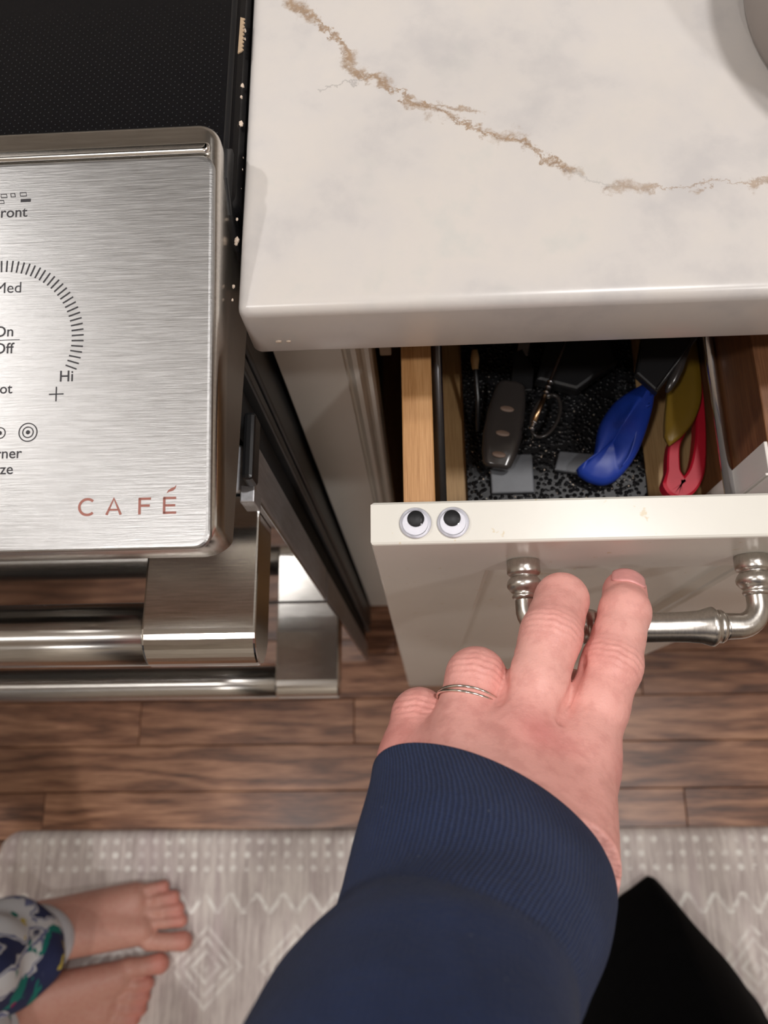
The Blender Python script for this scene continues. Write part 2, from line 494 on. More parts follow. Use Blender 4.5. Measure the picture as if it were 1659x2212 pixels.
class Thing:
    """An Empty at the base of a thing; parts are given in world coordinates."""

    def __init__(self, name, loc, label=None, cat=None, group=None, kind=None):
        self.loc = Vector(loc)
        o = bpy.data.objects.new(name, None)
        o.empty_display_size = 0.02
        o.location = loc
        COL.objects.link(o)
        self.o = o
        tag(o, label, cat, group, kind)

    def part(self, name, me, mat, parent=None, smooth=None, label=None):
        o = link(name, me, mat, parent if parent is not None else self.o, self.loc, smooth)
        if label:
            o['label'] = label
        return o


def tag(o, label=None, cat=None, group=None, kind=None):
    if label: o['label'] = label
    if cat: o['category'] = cat
    if group: o['group'] = group
    if kind: o['kind'] = kind
    return o


def single(name, me, mat, label, cat, group=None, kind=None, smooth=None):
    """A thing that is one mesh; its origin goes to the middle of its base."""
    co = np.empty(len(me.vertices) * 3, dtype=np.float32)
    me.vertices.foreach_get('co', co)
    co = co.reshape(-1, 3)
    b = Vector(((co[:, 0].min() + co[:, 0].max()) / 2, (co[:, 1].min() + co[:, 1].max()) / 2, co[:, 2].min()))
    o = link(name, me, mat, None, b, smooth)
    o.location = b
    return tag(o, label, cat, group, kind)


def bm_mesh(bm, name='m', smooth=False):
    bmesh.ops.recalc_face_normals(bm, faces=bm.faces)
    me = bpy.data.meshes.new(name)
    bm.to_mesh(me)
    bm.free()
    if smooth:
        me.polygons.foreach_set('use_smooth', np.full(len(me.polygons), True))
    return me


def add_box(bm, x0, x1, y0, y1, z0, z1, bev=0.0, seg=2):
    r = bmesh.ops.create_cube(bm, size=1.0)
    vs = r['verts']
    for v in vs:
        v.co = Vector((x0 + (v.co.x + 0.5) * (x1 - x0), y0 + (v.co.y + 0.5) * (y1 - y0), z0 + (v.co.z + 0.5) * (z1 - z0)))
    if bev > 0:
        es = list({e for v in vs for e in v.link_edges})
        bmesh.ops.bevel(bm, geom=es, offset=bev, segments=seg, affect='EDGES', profile=0.5)


def box(x0, x1, y0, y1, z0, z1, bev=0.0, seg=2):
    bm = bmesh.new()
    add_box(bm, x0, x1, y0, y1, z0, z1, bev, seg)
    return bm_mesh(bm)


def loft(loops, cap0=True, cap1=True, closed=True, smooth=True, uv=None):
    """Quads between equal-length loops (lists of points)."""
    L = np.asarray(loops, dtype=np.float64)
    m, n = L.shape[:2]
    V = L.reshape(-1, 3)
    F = []
    for i in range(m - 1):
        for j in range(n if closed else n - 1):
            k = (j + 1) % n
            F.append((i * n + j, i * n + k, (i + 1) * n + k, (i + 1) * n + j))
    if cap0: F.append(tuple(reversed(range(n))))
    if cap1: F.append(tuple(range((m - 1) * n, m * n)))
    me = bpy.data.meshes.new('loft')
    me.from_pydata([tuple(v) for v in V], [], F)
    bm = bmesh.new()
    bm.from_mesh(me)
    bmesh.ops.recalc_face_normals(bm, faces=bm.faces)
    bm.to_mesh(me)
    bm.free()
    me.polygons.foreach_set('use_smooth', np.full(len(me.polygons), bool(smooth)))
    if smooth == 'auto':
        me.set_sharp_from_angle(angle=math.radians(38))
    if uv:
        lay = me.uv_layers.new(name='UVMap')
        vi = np.empty(len(me.loops), dtype=np.int32)
        me.loops.foreach_get('vertex_index', vi)
        data = np.zeros((len(me.loops), 2), dtype=np.float32)
        data[:, 0] = (vi % n) / n
        data[:, 1] = np.asarray(uv)[vi // n]
        for pol in me.polygons:          # close the seam
            ls = list(pol.loop_indices)
            us = data[ls, 0]
            if us.max() - us.min() > 0.5 and len(ls) == 4:
                for li in ls:
                    if data[li, 0] < 0.5:
                        data[li, 0] += 1.0
        lay.data.foreach_set('uv', data.ravel())
    return me


def frame_of(d):
    d = np.asarray(d, float)
    d = d / np.linalg.norm(d)
    a = np.array([0, 0, 1.0]) if abs(d[2]) < 0.9 else np.array([1.0, 0, 0])
    u = np.cross(a, d); u /= np.linalg.norm(u)
    return d, u, np.cross(d, u)


def spline(P, per=8):
    """Catmull-Rom through rows of P."""
    P = np.asarray(P, float)
    Q = np.vstack([2 * P[0] - P[1], P, 2 * P[-1] - P[-2]])
    out = []
    for i in range(1, len(Q) - 2):
        for s in range(per):
            t = s / per
            a, b, c, d = Q[i - 1], Q[i], Q[i + 1], Q[i + 2]
            out.append(0.5 * (2 * b + (c - a) * t + (2 * a - 5 * b + 4 * c - d) * t * t + (3 * b - a - 3 * c + d) * t ** 3))
    out.append(Q[-2])
    return np.array(out)


def tube(path, r, n=16, cap=True, flat=(1.0, 1.0)):
    P = np.asarray(path, float)
    R = np.full(len(P), r) if np.isscalar(r) else np.asarray(r, float)
    T = np.gradient(P, axis=0)
    d, u, w = frame_of(T[0])
    loops = []
    for i in range(len(P)):
        t = T[i] / np.linalg.norm(T[i])
        u = u - t * (u @ t); u /= np.linalg.norm(u)
        w = np.cross(t, u)
        loops.append([P[i] + R[i] * (math.cos(a) * u * flat[0] + math.sin(a) * w * flat[1]) for a in np.linspace(0, 2 * PI, n, endpoint=False)])
    return loft(loops, cap, cap)


def lathe(origin, axis, prof, n=32):
    """prof: (distance along axis, radius)."""
    d, u, w = frame_of(axis)
    o = np.asarray(origin, float)
    return loft([[o + d * s + max(r, 1e-5) * (math.cos(a) * u + math.sin(a) * w) for a in np.linspace(0, 2 * PI, n, endpoint=False)] for s, r in prof])


def prism(poly, z0, z1, bev=0.0, seg=2, axis=2, tilt=None):
    """Polygon in the plane normal to axis, extruded; axis 2: (x,y), axis 0: (y,z), axis 1: (x,z)."""
    bm = bmesh.new()
    def P(a, b, c):
        return {2: (a, b, c), 0: (c, a, b), 1: (a, c, b)}[axis]
    lo = [bm.verts.new(P(a, b, z0)) for a, b in poly]
    hi = [bm.verts.new(P(a, b, z1)) for a, b in poly]
    n = len(poly)
    bm.faces.new(lo); bm.faces.new(hi)
    for i in range(n):
        bm.faces.new((lo[i], lo[(i + 1) % n], hi[(i + 1) % n], hi[i]))
    bmesh.ops.recalc_face_normals(bm, faces=bm.faces)
    if bev:
        caps = [f for f in bm.faces if len(f.verts) == n]
        es = list({e for f in caps for e in f.edges})
        bmesh.ops.bevel(bm, geom=es, offset=bev, segments=seg, affect='EDGES', profile=0.5)
    return bm_mesh(bm)


def rrect(x0, x1, y0, y1, r, n=6):
    """Rounded rectangle, counter-clockwise; r = one radius or four (x1y1, x0y1, x0y0, x1y0)."""
    rs = [r] * 4 if np.isscalar(r) else r
    out = []
    for (cx, cy, sx, sy, a0), q in zip(((x1, y1, -1, -1, 0), (x0, y1, 1, -1, 90), (x0, y0, 1, 1, 180), (x1, y0, -1, 1, 270)), rs):
        for i in range(n + 1):
            a = math.radians(a0 + 90 * i / n)
            out.append((cx + sx * q + q * math.cos(a), cy + sy * q + q * math.sin(a)))
    return out


def join(*mes):
    bm = bmesh.new()
    for m in mes:
        bm.from_mesh(m)
    me = bpy.data.meshes.new('joined')
    bm.to_mesh(me)
    bm.free()
    return me


def text_mesh(txt, size, extrude=0.00004, off=0.05):
    cu = bpy.data.curves.new('t', 'FONT')
    cu.body = txt
    cu.size = size
    cu.extrude = extrude
    cu.offset = off
    cu.resolution_u = 4
    o = bpy.data.objects.new('t', cu)
    COL.objects.link(o)
    bpy.context.view_layer.update()
    dg = bpy.context.evaluated_depsgraph_get()
    me = bpy.data.meshes.new_from_object(o.evaluated_get(dg))
    bpy.data.objects.remove(o)
    return me


# ------------------------------------------------------------------ signed-distance bodies
def cap(P, a, b, ra, rb):
    a = np.asarray(a, np.float32); b = np.asarray(b, np.float32)
    ba = b - a
    h = np.clip(((P - a) @ ba) / max(float(ba @ ba), 1e-12), 0, 1)
    return np.linalg.norm(P - a - h[:, None] * ba, axis=1) - (ra + (rb - ra) * h)


def ell(P, c, r, R=None):
    q = P - np.asarray(c, np.float32)
    if R is not None:
        q = q @ np.asarray(R, np.float32)
    r = np.asarray(r, np.float32)
    k = np.linalg.norm(q / r, axis=1)
    return (k - 1) * r.min() * (0.35 + 0.65 * np.minimum(1, 1))


def smin(a, b, k):
    h = np.clip(0.5 + 0.5 * (b - a) / k, 0, 1)
    return b + (a - b) * h - k * h * (1 - h)


def sdf_mesh(fn, lo, hi, h, stride=4):
    lo = np.asarray(lo, float)
    n = [int(math.ceil((b - a) / h / stride)) * stride + 1 for a, b in zip(lo, hi)]
    cn = [(v - 1) // stride + 1 for v in n]
    ax = [lo[i] + np.arange(cn[i]) * h * stride for i in range(3)]
    C = np.stack(np.meshgrid(*ax, indexing='ij'), -1).reshape(-1, 3).astype(np.float32)
    fc = fn(C).reshape(cn).astype(np.float32)
    f = np.repeat(np.repeat(np.repeat(fc, stride, 0), stride, 1), stride, 2)[stride // 2:, stride // 2:, stride // 2:][:n[0], :n[1], :n[2]]
    f = np.ascontiguousarray(f)
    pad = [(0, n[i] - f.shape[i]) for i in range(3)]
    f = np.pad(f, pad, mode='edge')
    near = np.abs(f) < h * stride * 2.0
    idx = np.argwhere(near)
    P = (lo + idx * h).astype(np.float32)
    f[near] = fn(P)
    s = f < 0
    cs = [v - 1 for v in n]
    cnt = np.zeros(cs, np.uint8)
    offs = [(i, j, k) for i in (0, 1) for j in (0, 1) for k in (0, 1)]
    for (i, j, k) in offs:
        cnt += s[i:i + cs[0], j:j + cs[1], k:k + cs[2]]
    act = (cnt > 0) & (cnt < 8)
    cells = np.argwhere(act)
    acc = np.zeros((len(cells), 3)); num = np.zeros(len(cells))
    for a in offs:
        for b in offs:
            if a < b and sum(abs(x - y) for x, y in zip(a, b)) == 1:
                f0 = f[tuple((cells + a).T)]; f1 = f[tuple((cells + b).T)]
                cr = (f0 < 0) != (f1 < 0)
                t = np.where(cr, f0 / np.where(cr, f0 - f1, 1), 0)
                p = np.asarray(a) + (np.asarray(b) - np.asarray(a)) * t[:, None]
                acc[cr] += p[cr]; num[cr] += 1
    V = lo + (cells + acc / num[:, None]) * h
    vid = np.full(cs, -1, np.int64)
    vid[act] = np.arange(len(cells))
    F = []
    for d in range(3):
        e1, e2 = [(1, 2), (2, 0), (0, 1)][d]
        sl0 = [slice(1, cs[i]) for i in range(3)]; sl1 = [slice(1, cs[i]) for i in range(3)]
        sl0[d] = slice(0, cs[d]); sl1[d] = slice(1, cs[d] + 1)
        A = s[tuple(sl0)]; B = s[tuple(sl1)]
        for val in (True, False):
            ed = np.argwhere((A != B) & (A == val))
            if not len(ed): continue
            ed = ed + np.array([0 if i == d else 1 for i in range(3)])
            u1 = np.zeros(3, int); u1[e1] = 1
            u2 = np.zeros(3, int); u2[e2] = 1
            q = [vid[tuple((ed - o).T)] for o in (u1 + u2, u2, np.zeros(3, int), u1)]
            q = np.stack(q, 1)
            F.append(q if val else q[:, ::-1])
    F = np.concatenate(F)
    return V, F[(F >= 0).all(1)]


def colour_attr(me, C):
    a = me.attributes.new('skin_colour', 'FLOAT_COLOR', 'POINT')
    C = np.concatenate([C, np.ones((len(C), 1))], 1).astype(np.float32)
    a.data.foreach_set('color', C.ravel())


def L3(c):
    return np.array(lin(c)[:3])


# ================================================================== SETTING
# ---- floor of planks
floor = Thing('floor', (0, 0, 0), kind='structure')
floor.part('subfloor', box(ROOM_X0, ROOM_X1, ROOM_Y0, ROOM_Y1, -0.03, -0.0125), 'black_matte')
PITCH = 0.0632
SEAM0 = 0.0072
joints = {0: [-0.4188, -0.1029, 0.62], -1: [-0.86, 0.71], -2: [-0.55, 0.3566]}
nplank = 0
for r in range(-35, 13):
    y1 = SEAM0 + (r + 1) * PITCH
    y0 = y1 - PITCH
    if y0 < ROOM_Y0 or y1 > 0.34: continue
    if r in joints:
        js = joints[r]
        xs = [js[0] - 0.75] + js + [js[-1] + 0.8]
        xs = [ROOM_X0] + [x for x in xs if ROOM_X0 + .2 < x < ROOM_X1 - .2] + [ROOM_X1]
    else:
        xs = [ROOM_X0]
        x = ROOM_X0 + random.uniform(0.3, 0.9)
        while x < ROOM_X1 - 0.25:
            xs.append(x)
            x += random.uniform(0.45, 1.15) if r > -12 else random.uniform(1.0, 1.6)
        xs.append(ROOM_X1)
    for a, b in zip(xs[:-1], xs[1:]):
        bm = bmesh.new()
        add_box(bm, a + 0.0004, b - 0.0004, y0 + 0.0004, y1 - 0.0004, -0.012, random.uniform(-0.0003, 0.0))
        es = [e for e in bm.edges if all(v.co.z > -0.006 for v in e.verts)]
        bmesh.ops.bevel(bm, geom=es, offset=0.0008, segments=1, affect='EDGES')
        floor.part('plank', bm_mesh(bm), 'floor_wood')
        nplank += 1

for nm, bx in (('wall_back', (ROOM_X0, ROOM_X1, ROOM_Y1, ROOM_Y1 + 0.05, -0.03, ROOM_Z)),
               ('wall_front', (ROOM_X0, ROOM_X1, ROOM_Y0 - 0.05, ROOM_Y0, -0.03, ROOM_Z)),
               ('wall_left', (ROOM_X0 - 0.05, ROOM_X0, ROOM_Y0, ROOM_Y1, -0.03, ROOM_Z)),
               ('wall_right', (ROOM_X1, ROOM_X1 + 0.05, ROOM_Y0, ROOM_Y1, -0.03, ROOM_Z))):
    tag(link(nm, box(*bx), 'tile' if nm == 'wall_back' else 'wall'), kind='structure')
tag(link('ceiling', box(ROOM_X0, ROOM_X1, ROOM_Y0, ROOM_Y1, ROOM_Z, ROOM_Z + 0.05), 'ceiling'), kind='structure')
for (lx, ly, lp), where in zip(CEILING_LAMPS, LAMP_PLACES):
    ring = lathe((lx, ly, ROOM_Z), (0, 0, -1), [(0.0, 0.085), (0.004, 0.084), (0.006, 0.078), (0.004, 0.066), (0.001, 0.064)], 40)
    single('ceiling_lamp', ring, 'white_trim', 'round white recessed lamp ring in the ceiling ' + where, 'lamp', 'recessed ceiling lamps', smooth=True)

# ================================================================== RANGE
XR = -0.073
rng_t = Thing('range', (-0.455, 0.43, 0.0), 'stainless and black kitchen range standing beside the marble-look counter', 'range')
rp = rng_t.part
rp('oven_body', box(-0.836, -0.084, 0.142, 0.76, 0.06, 0.900, 0.002), 'black_matte')
rp('side_panel', box(-0.0835, -0.0747, 0.170, 0.755, 0.05, 0.896, 0.0015), 'charcoal')
rp('side_flange', box(-0.0835, -0.0752, 0.160, 0.1665, 0.05, 0.892, 0.0012), 'charcoal')
rp('door_gasket', box(-0.0845, -0.0795, 0.1405, 0.1590, 0.09, 0.880, 0.002), 'black_matte')
rp('kick_plate', box(-0.82, -0.09, 0.165, 0.20, 0.0, 0.09), 'black_matte')

# cooktop with moulded edge
lo = rrect(-0.838, -0.0695, 0.206, 0.765, 0.006)
def ring_z(pl, z, ins=0.0, cx=-0.4535, cy=0.4575):
    out = []
    for x, y in pl:
        out.append((x - ins * (1 if x > cx else -1), y - ins * (1 if y > cy else -1), z))
    return out
ct = loft([ring_z(lo, 0.897), ring_z(lo, 0.906), ring_z(lo, 0.9105, 0.0012), ring_z(lo, 0.9125, 0.003), ring_z(lo, 0.9138, 0.0052), ring_z(lo, 0.9142, 0.0065)], True, True)
cook = rp('cooktop', ct, 'cooktop', smooth=False)
trim = loft([ring_z(lo, 0.9139, 0.0040), ring_z(lo, 0.9149, 0.0046), ring_z(lo, 0.9149, 0.0058), ring_z(lo, 0.9140, 0.0066)], False, False)
rp('glass_rim', trim, 'black_plastic', parent=cook)

# control panel housing: rounded plan, tilted top
TA = math.atan2(0.0257, 0.1514)
TY, TZ = math.cos(TA), math.sin(TA)
def top_z(y): return 0.9059 + (y - 0.069) * math.tan(TA)
def bot_z(y): return 0.8675 + max(0.0, (0.100 - y)) ** 2 * 21.0
HX0, HX1, HY0, HY1 = -0.838, XR, 0.0695, 0.2315
def hloop(ins, zf):
    pl = rrect(HX0 + ins, HX1 - ins, HY0 + ins, HY1 - ins, max(0.0015, 0.0085 - ins), 8)
    return [(x, y, zf(y)) for x, y in pl]
house = loft([hloop(0.010, lambda y: bot_z(y) - 0.0002), hloop(0.0015, bot_z), hloop(0.0, lambda y: bot_z(y) + 0.0015),
              hloop(0.0, lambda y: min(top_z(y), top_z(0.219)) - 0.0050), hloop(0.0004, lambda y: min(top_z(y), top_z(0.219)) - 0.0032), hloop(0.0016, lambda y: min(top_z(y), top_z(0.219)) - 0.0016),
              hloop(0.0032, lambda y: min(top_z(y), top_z(0.219)) - 0.0010)], True, True)
ctrl = rp('control_panel', house, 'steel_polished', smooth=True)
def P3(x, s, up=0.0):
    """Panel plane: x mm from the right edge, s mm up the slope, up mm proud."""
    return (XR + x / 1000.0, 0.069 + s / 1000.0 * TY - up / 1000.0 * TZ, 0.9059 + s / 1000.0 * TZ + up / 1000.0 * TY)
pl = rrect(-764.0, -1.3, -0.6, 148.5, 5.5, 8)
plate = loft([[P3(x, s, -2.5) for x, s in pl], [P3(x, s, -0.7) for x, s in pl]] +
             [[P3(x - i * (1 if x > -380 else -1), s - i * (1 if s > 74 else -1), u) for x, s in pl] for i, u in ((0.25, -0.25), (0.8, 0.08), (1.6, 0.2))], True, True)
cplate = rp('control_plate', plate, 'steel', parent=ctrl, smooth=False)
rimp = rrect(-764.0, -3.0, 149.2, 153.6, 1.9, 5)
rim = loft([[P3(x, s, -2.0) for x, s in rimp], [P3(x, s, 0.1) for x, s in rimp], [P3(x - 0.7 * (1 if x > -380 else -1), s - 0.7 * (1 if s > 151.4 else -1), 0.8) for x, s in rimp],
            [P3(x - 1.4 * (1 if x > -380 else -1), s - 1.4 * (1 if s > 151.4 else -1), 0.95) for x, s in rimp]], True, True)
rp('panel_rim', rim, 'steel_polished', parent=ctrl, smooth=True)

def on_panel(me, x, s, up=0.22):
    co = np.empty(len(me.vertices) * 3, dtype=np.float32)
    me.vertices.foreach_get('co', co)
    co = co.reshape(-1, 3)
    out = np.array([P3(x + c[0], s + c[1], up + c[2]) for c in co], dtype=np.float32)
    me.vertices.foreach_set('co', out.ravel())
    me.update()
    return me
def put_text(txt, right, base, size, mat='ink', stretch=1.0, nm='lettering'):
    me = text_mesh(txt, size, 0.03, 0.0 if 'M' in txt else 0.05)
    co = np.array([v.co[:] for v in me.vertices])
    w = co[:, 0].max()
    for v in me.vertices:
        v.co.x = (v.co.x - w) * stretch
    rp(nm, on_panel(me, right, base), mat, parent=ctrl, smooth=False)
def strip(pts, w, nm='marking', mat='ink', closed=False, ret=False):
    """A printed line: flat ribbon along panel points."""
    Pn = np.array(pts, float)
    bm = bmesh.new()
    m = len(Pn)
    L, Rr = [], []
    for i in range(m):
        a = Pn[(i - 1) % m] if (closed or i > 0) else Pn[i]
        b = Pn[(i + 1) % m] if (closed or i < m - 1) else Pn[i]
        t = (b - a) / np.linalg.norm(b - a)
        nn = np.array([-t[1], t[0]]) * w / 2
        L.append(bm.verts.new((*(Pn[i] + nn), 0.05))); Rr.append(bm.verts.new((*(Pn[i] - nn), 0.05)))
    for i in range(m if closed else m - 1):
        k = (i + 1) % m
        bm.faces.new((L[i], L[k], Rr[k], Rr[i]))
    me = bm_mesh(bm)
    if ret: return me
    rp(nm, on_panel(me, 0, 0), mat, parent=ctrl, smooth=False)

put_text('Front', -72.4, 126.5, 5.9)
put_text('Med', -73.6, 96.6, 6.0)
put_text('On', -75.9, 79.7, 5.8)
put_text('Off', -75.2, 73.2, 5.8)
put_text('Hi', -52.7, 61.8, 5.9)
put_text('Hot', -75.3, 58.0, 5.4)
put_text('Burner', -70.7, 33.7, 5.6)
put_text('Size', -73.8, 27.9, 5.6)
strip([(-84.5, 78.3), (-73.3, 78.3)], 0.28)
strip([(-61.5, 57.1), (-56.0, 57.1)], 0.5)
strip([(-58.8, 54.4), (-58.8, 59.9)], 0.5)
def circ(cx, cy, r, n=40): return [(cx + r * math.cos(2 * PI * i / n), cy + r * math.sin(2 * PI * i / n)) for i in range(n)]
for r in (3.35, 1.95): strip(circ(-68.8, 43.15, r), 0.42, closed=True)
strip(circ(-68.8, 43.15, 0.42, 16), 0.75, closed=True)
strip(circ(-79.3, 43.2, 2.0), 0.42, closed=True)
strip(circ(-79.3, 43.2, 0.42, 16), 0.75, closed=True)
ticks = []
for i in range(-5, 29):
    a = math.radians(-22.0 + (i + 1) * 4.07)
    if a < math.radians(-25): continue
    c, s_ = math.cos(a), math.sin(a)
    ticks.append(strip([(-80.5 + 26.8 * c, 78.0 + 26.8 * s_), (-80.5 + 31.3 * c, 78.0 + 31.3 * s_)], 0.58, ret=True))
tk = join(*ticks)
rp('dial_ticks', on_panel(tk, 0, 0), 'ink', parent=ctrl, smooth=False)
def para(x0, x1, y0, y1, k=0.25, w=0.38):
    strip([(x0 + k, y0), (x1 + k * 0.2, y0), (x1 - k, y1), (x0, y1)], w, closed=True)
para(-75.6, -73.0, 134.8, 136.2); para(-79.2, -77.4, 134.6, 136.0); para(-83.0, -80.6, 134.5, 135.9); para(-83.6, -81.6, 132.2, 133.4)
strip([(-75.2, 133.0), (-71.3, 133.0)], 1.25)
# wordmark drawn as strokes
def arc(cx, cy, rx, ry, a0, a1, n=18): return [(cx + rx * math.cos(math.radians(a0 + (a1 - a0) * i / n)), cy + ry * math.sin(math.radians(a0 + (a1 - a0) * i / n))) for i in range(n + 1)]
wm = [strip(arc(-45.9, 15.1, 2.95, 2.85, 46, 314), 0.95, ret=True),
      strip([(-38.9, 12.1), (-36.3, 18.0), (-33.7, 12.1)], 0.95, ret=True), strip([(-37.9, 13.9), (-34.7, 13.9)], 0.7, ret=True),
      strip([(-26.9, 12.0), (-26.9, 17.9)], 0.95, ret=True), strip([(-27.2, 17.6), (-22.8, 17.6)], 0.90, ret=True), strip([(-26.9, 15.1), (-23.2, 15.1)], 0.90, ret=True),
      strip([(-18.0, 12.0), (-18.0, 18.0)], 0.95, ret=True), strip([(-18.3, 17.65), (-13.7, 17.65)], 0.90, ret=True), strip([(-18.0, 15.0), (-14.0, 15.0)], 0.90, ret=True), strip([(-18.3, 12.35), (-13.6, 12.35)], 0.90, ret=True)]
bm = bmesh.new()
fl = [(-17.3, 19.3), (-16.2, 19.9), (-15.0, 20.2), (-14.1, 20.9), (-13.6, 22.4), (-14.4, 21.6), (-15.6, 21.2), (-16.6, 20.5)]
bm.faces.new([bm.verts.new((x, y, 0.05)) for x, y in fl])
wm.append(bm_mesh(bm))
rp('wordmark', on_panel(join(*wm), 0, 0), 'copper_ink', parent=ctrl, smooth=False)

# black end cap where the cooktop edge wraps behind the panel
ec = [(0.2325, 0.9145), (0.226, 0.9215), (0.214, 0.9195), (0.204, 0.910), (0.197, 0.896), (0.195, 0.880), (0.195, 0.866), (0.2325, 0.866)]
rp('end_cap', prism(ec, -0.0748, -0.0719, 0.0008, 2, axis=0), 'black_plastic')
rp('vent_strip', box(-0.0792, -0.0738, 0.1155, 0.1480, 0.833, 0.846, 0.0018), 'black_plastic')
rp('hinge_block', box(-0.0830, -0.0762, 0.1095, 0.1180, 0.815, 0.8305, 0.0006), 'door_edge')
rp('manifold', box(-0.834, -0.084, 0.118, 0.150, 0.840, 0.868), 'black_matte')

def oven_door(nm, z0, z1, hz, hx1, hy, hr, lab):
    d = rp(nm, box(-0.832, -0.0765, 0.1155, 0.1400, z0, z1, 0.0015), 'door_edge')
    rp('door_glass', box(-0.832, -0.0768, 0.1135, 0.1158, z0 + 0.001, z1 - 0.001, 0.0006), 'black_glass_door', parent=d)
    bar = [(-0.775, hy, hz), (hx1 - 0.054, hy, hz)]
    rp('handle_bar', tube(np.linspace(bar[0], bar[1], 12), hr, 48), 'steel_bar', parent=d)
    for xa, xb in ((hx1 - 0.0555, hx1), (-0.832, -0.776)):
        prof = [(0.1140, hz + hr)] + [(hy + (hr + 0.0006) * math.cos(math.radians(a)), hz + (hr + 0.0006) * math.sin(math.radians(a))) for a in range(90, 271, 9)] + [(0.1140, hz - hr)]
        rp('handle_bracket', prism(prof, xa, xb, 0.0012, 2, axis=0), 'steel_satin', parent=d)
    return d
oven_door('oven_door', 0.556, 0.826, 0.7840, -0.0800, 0.0562, 0.0158, '')
oven_door('lower_oven_door', 0.095, 0.548, 0.4655, -0.0745, 0.0580, 0.0142, '')

# unseen hood, added so the control panel reflects darker towards its back
hood = Thing('range_hood', (-0.455, 0.60, 1.54), 'unseen dark range hood added above the cooktop to darken the panel reflection', 'hood')
hood.part('canopy', prism([(0.44, 1.54), (0.795, 1.54), (0.795, 1.80), (0.62, 1.80), (0.45, 1.60)], -0.835, -0.075, 0.003, 1, axis=0), 'hood')
ucab = Thing('wall_cabinet', (0.40, 0.62, 1.42), 'painted wall cabinet above the counter', 'cabinet')
ucab.part('carcass', box(-0.07, 0.90, 0.47, 0.80, 1.42, 2.30, 0.001), 'upper')
for a, b in ((-0.066, 0.415), (0.418, 0.897)):
    dd = ucab.part('door', box(a, b, 0.449, 0.469, 1.425, 2.295, 0.002), 'upper')
    ucab.part('door_panel', box(a + 0.06, b - 0.06, 0.445, 0.450, 1.49, 2.23, 0.002), 'upper', parent=dd)

# ================================================================== COUNTER
CZ0, CZ1, CY0, CX0 = 0.877, 0.910, 0.1600, -0.0685
def crnd(ins, z):
    return [(x, y, z) for x, y in rrect(CX0 + ins, 0.92, CY0 + ins, 0.80, [0.001, 0.001, max(0.004 - ins, 0.0012), 0.001], 6)]
ctop = loft([crnd(0.0022, CZ0), crnd(0.0006, CZ0 + 0.0006), crnd(0.0, CZ0 + 0.0022), crnd(0.0, CZ1 - 0.0050), crnd(0.0004, CZ1 - 0.0030), crnd(0.0014, CZ1 - 0.0013), crnd(0.0030, CZ1 - 0.0003), crnd(0.0048, CZ1), crnd(0.0060, CZ1)], True, True, smooth='auto')
single('countertop', ctop, 'quartz', 'white quartz countertop with a brown vein beside the range', 'countertop')

# ================================================================== BASE CABINET
FY = 0.190
bc = Thing('base_cabinet', (0.06, 0.45, 0.0), 'painted base cabinet under the counter with its pull-out open', 'cabinet')
bp = bc.part
bp('side', box(-0.0715, -0.0560, 0.209, 0.79, 0.0, 0.877), 'paint_grey')
bp('side', box(0.215, 0.230, 0.209, 0.79, 0.0, 0.877), 'paint_grey')
bp('cabinet_back', box(-0.056, 0.215, 0.775, 0.79, 0.1, 0.877), 'black_matte')  # black stands in for the shade inside the cabinet
bp('cabinet_floor', box(-0.056, 0.215, 0.21, 0.775, 0.085, 0.10), 'maple')
bp('shade_sheet', box(-0.0555, -0.0515, 0.215, 0.77, 0.10, 0.870), 'black_matte')  # added black sheet, paints the shade seen in the opening
bp('toe_kick', box(-0.0715, 0.23, 0.255, 0.270, 0.0, 0.098), 'black_matte')
# face frame stile with a beaded inner edge: profile in (x, y)
sp = [(-0.0715, 0.209), (-0.0715, FY + 0.0006), (-0.0709, FY), (-0.0372, FY), (-0.0365, FY + 0.0016), (-0.0355, FY + 0.0018), (-0.0345, FY + 0.0004), (-0.0325, FY - 0.0012), (-0.0300, FY - 0.0012),
      (-0.0285, FY + 0.0004), (-0.0278, FY + 0.0026), (-0.0262, FY + 0.0030), (-0.0240, FY + 0.0026), (-0.0226, FY + 0.0040), (-0.0222, FY + 0.0065), (-0.0222, 0.209)]
bp('stile', prism(sp, 0.098, 0.8765, 0.0, 1, axis=2), 'paint_grey')
bp('stile', prism([(0.183 - max(x, -0.0466), y) for x, y in sp[1:-1]][::-1] + [(0.2052, 0.209), (0.2296, 0.209)][::1], 0.098, 0.8765, 0.0, 1, axis=2), 'paint_grey')
bp('rail', box(-0.022, 0.23, 0.192, 0.209, 0.866, 0.8765), 'paint_grey')
bp('slide_bracket', box(-0.0192, -0.0130, 0.200, 0.206, 0.797, 0.866, 0.0006), 'felt')
bp('slide_bracket', box(-0.0128, -0.0084, 0.203, 0.210, 0.800, 0.866, 0.0006), 'felt')
nb = Thing('base_cabinet', (0.57, 0.45, 0.0), 'closed painted base cabinet right of the open pull-out', 'cabinet')
nb.part('carcass', box(0.2315, 0.90, 0.192, 0.79, 0.1, 0.877), 'paint_grey')
nb.part('toe_kick', box(0.2315, 0.90, 0.255, 0.79, 0.0, 0.098), 'black_matte')
for a, b in ((0.255, 0.565), (0.570, 0.88)):
    dd = nb.part('door', box(a, b, 0.172, 0.191, 0.105, 0.865, 0.0015), 'paint')
    nb.part('door_panel', box(a + 0.055, b - 0.055, 0.168, 0.173, 0.16, 0.81, 0.0015), 'paint', parent=dd)

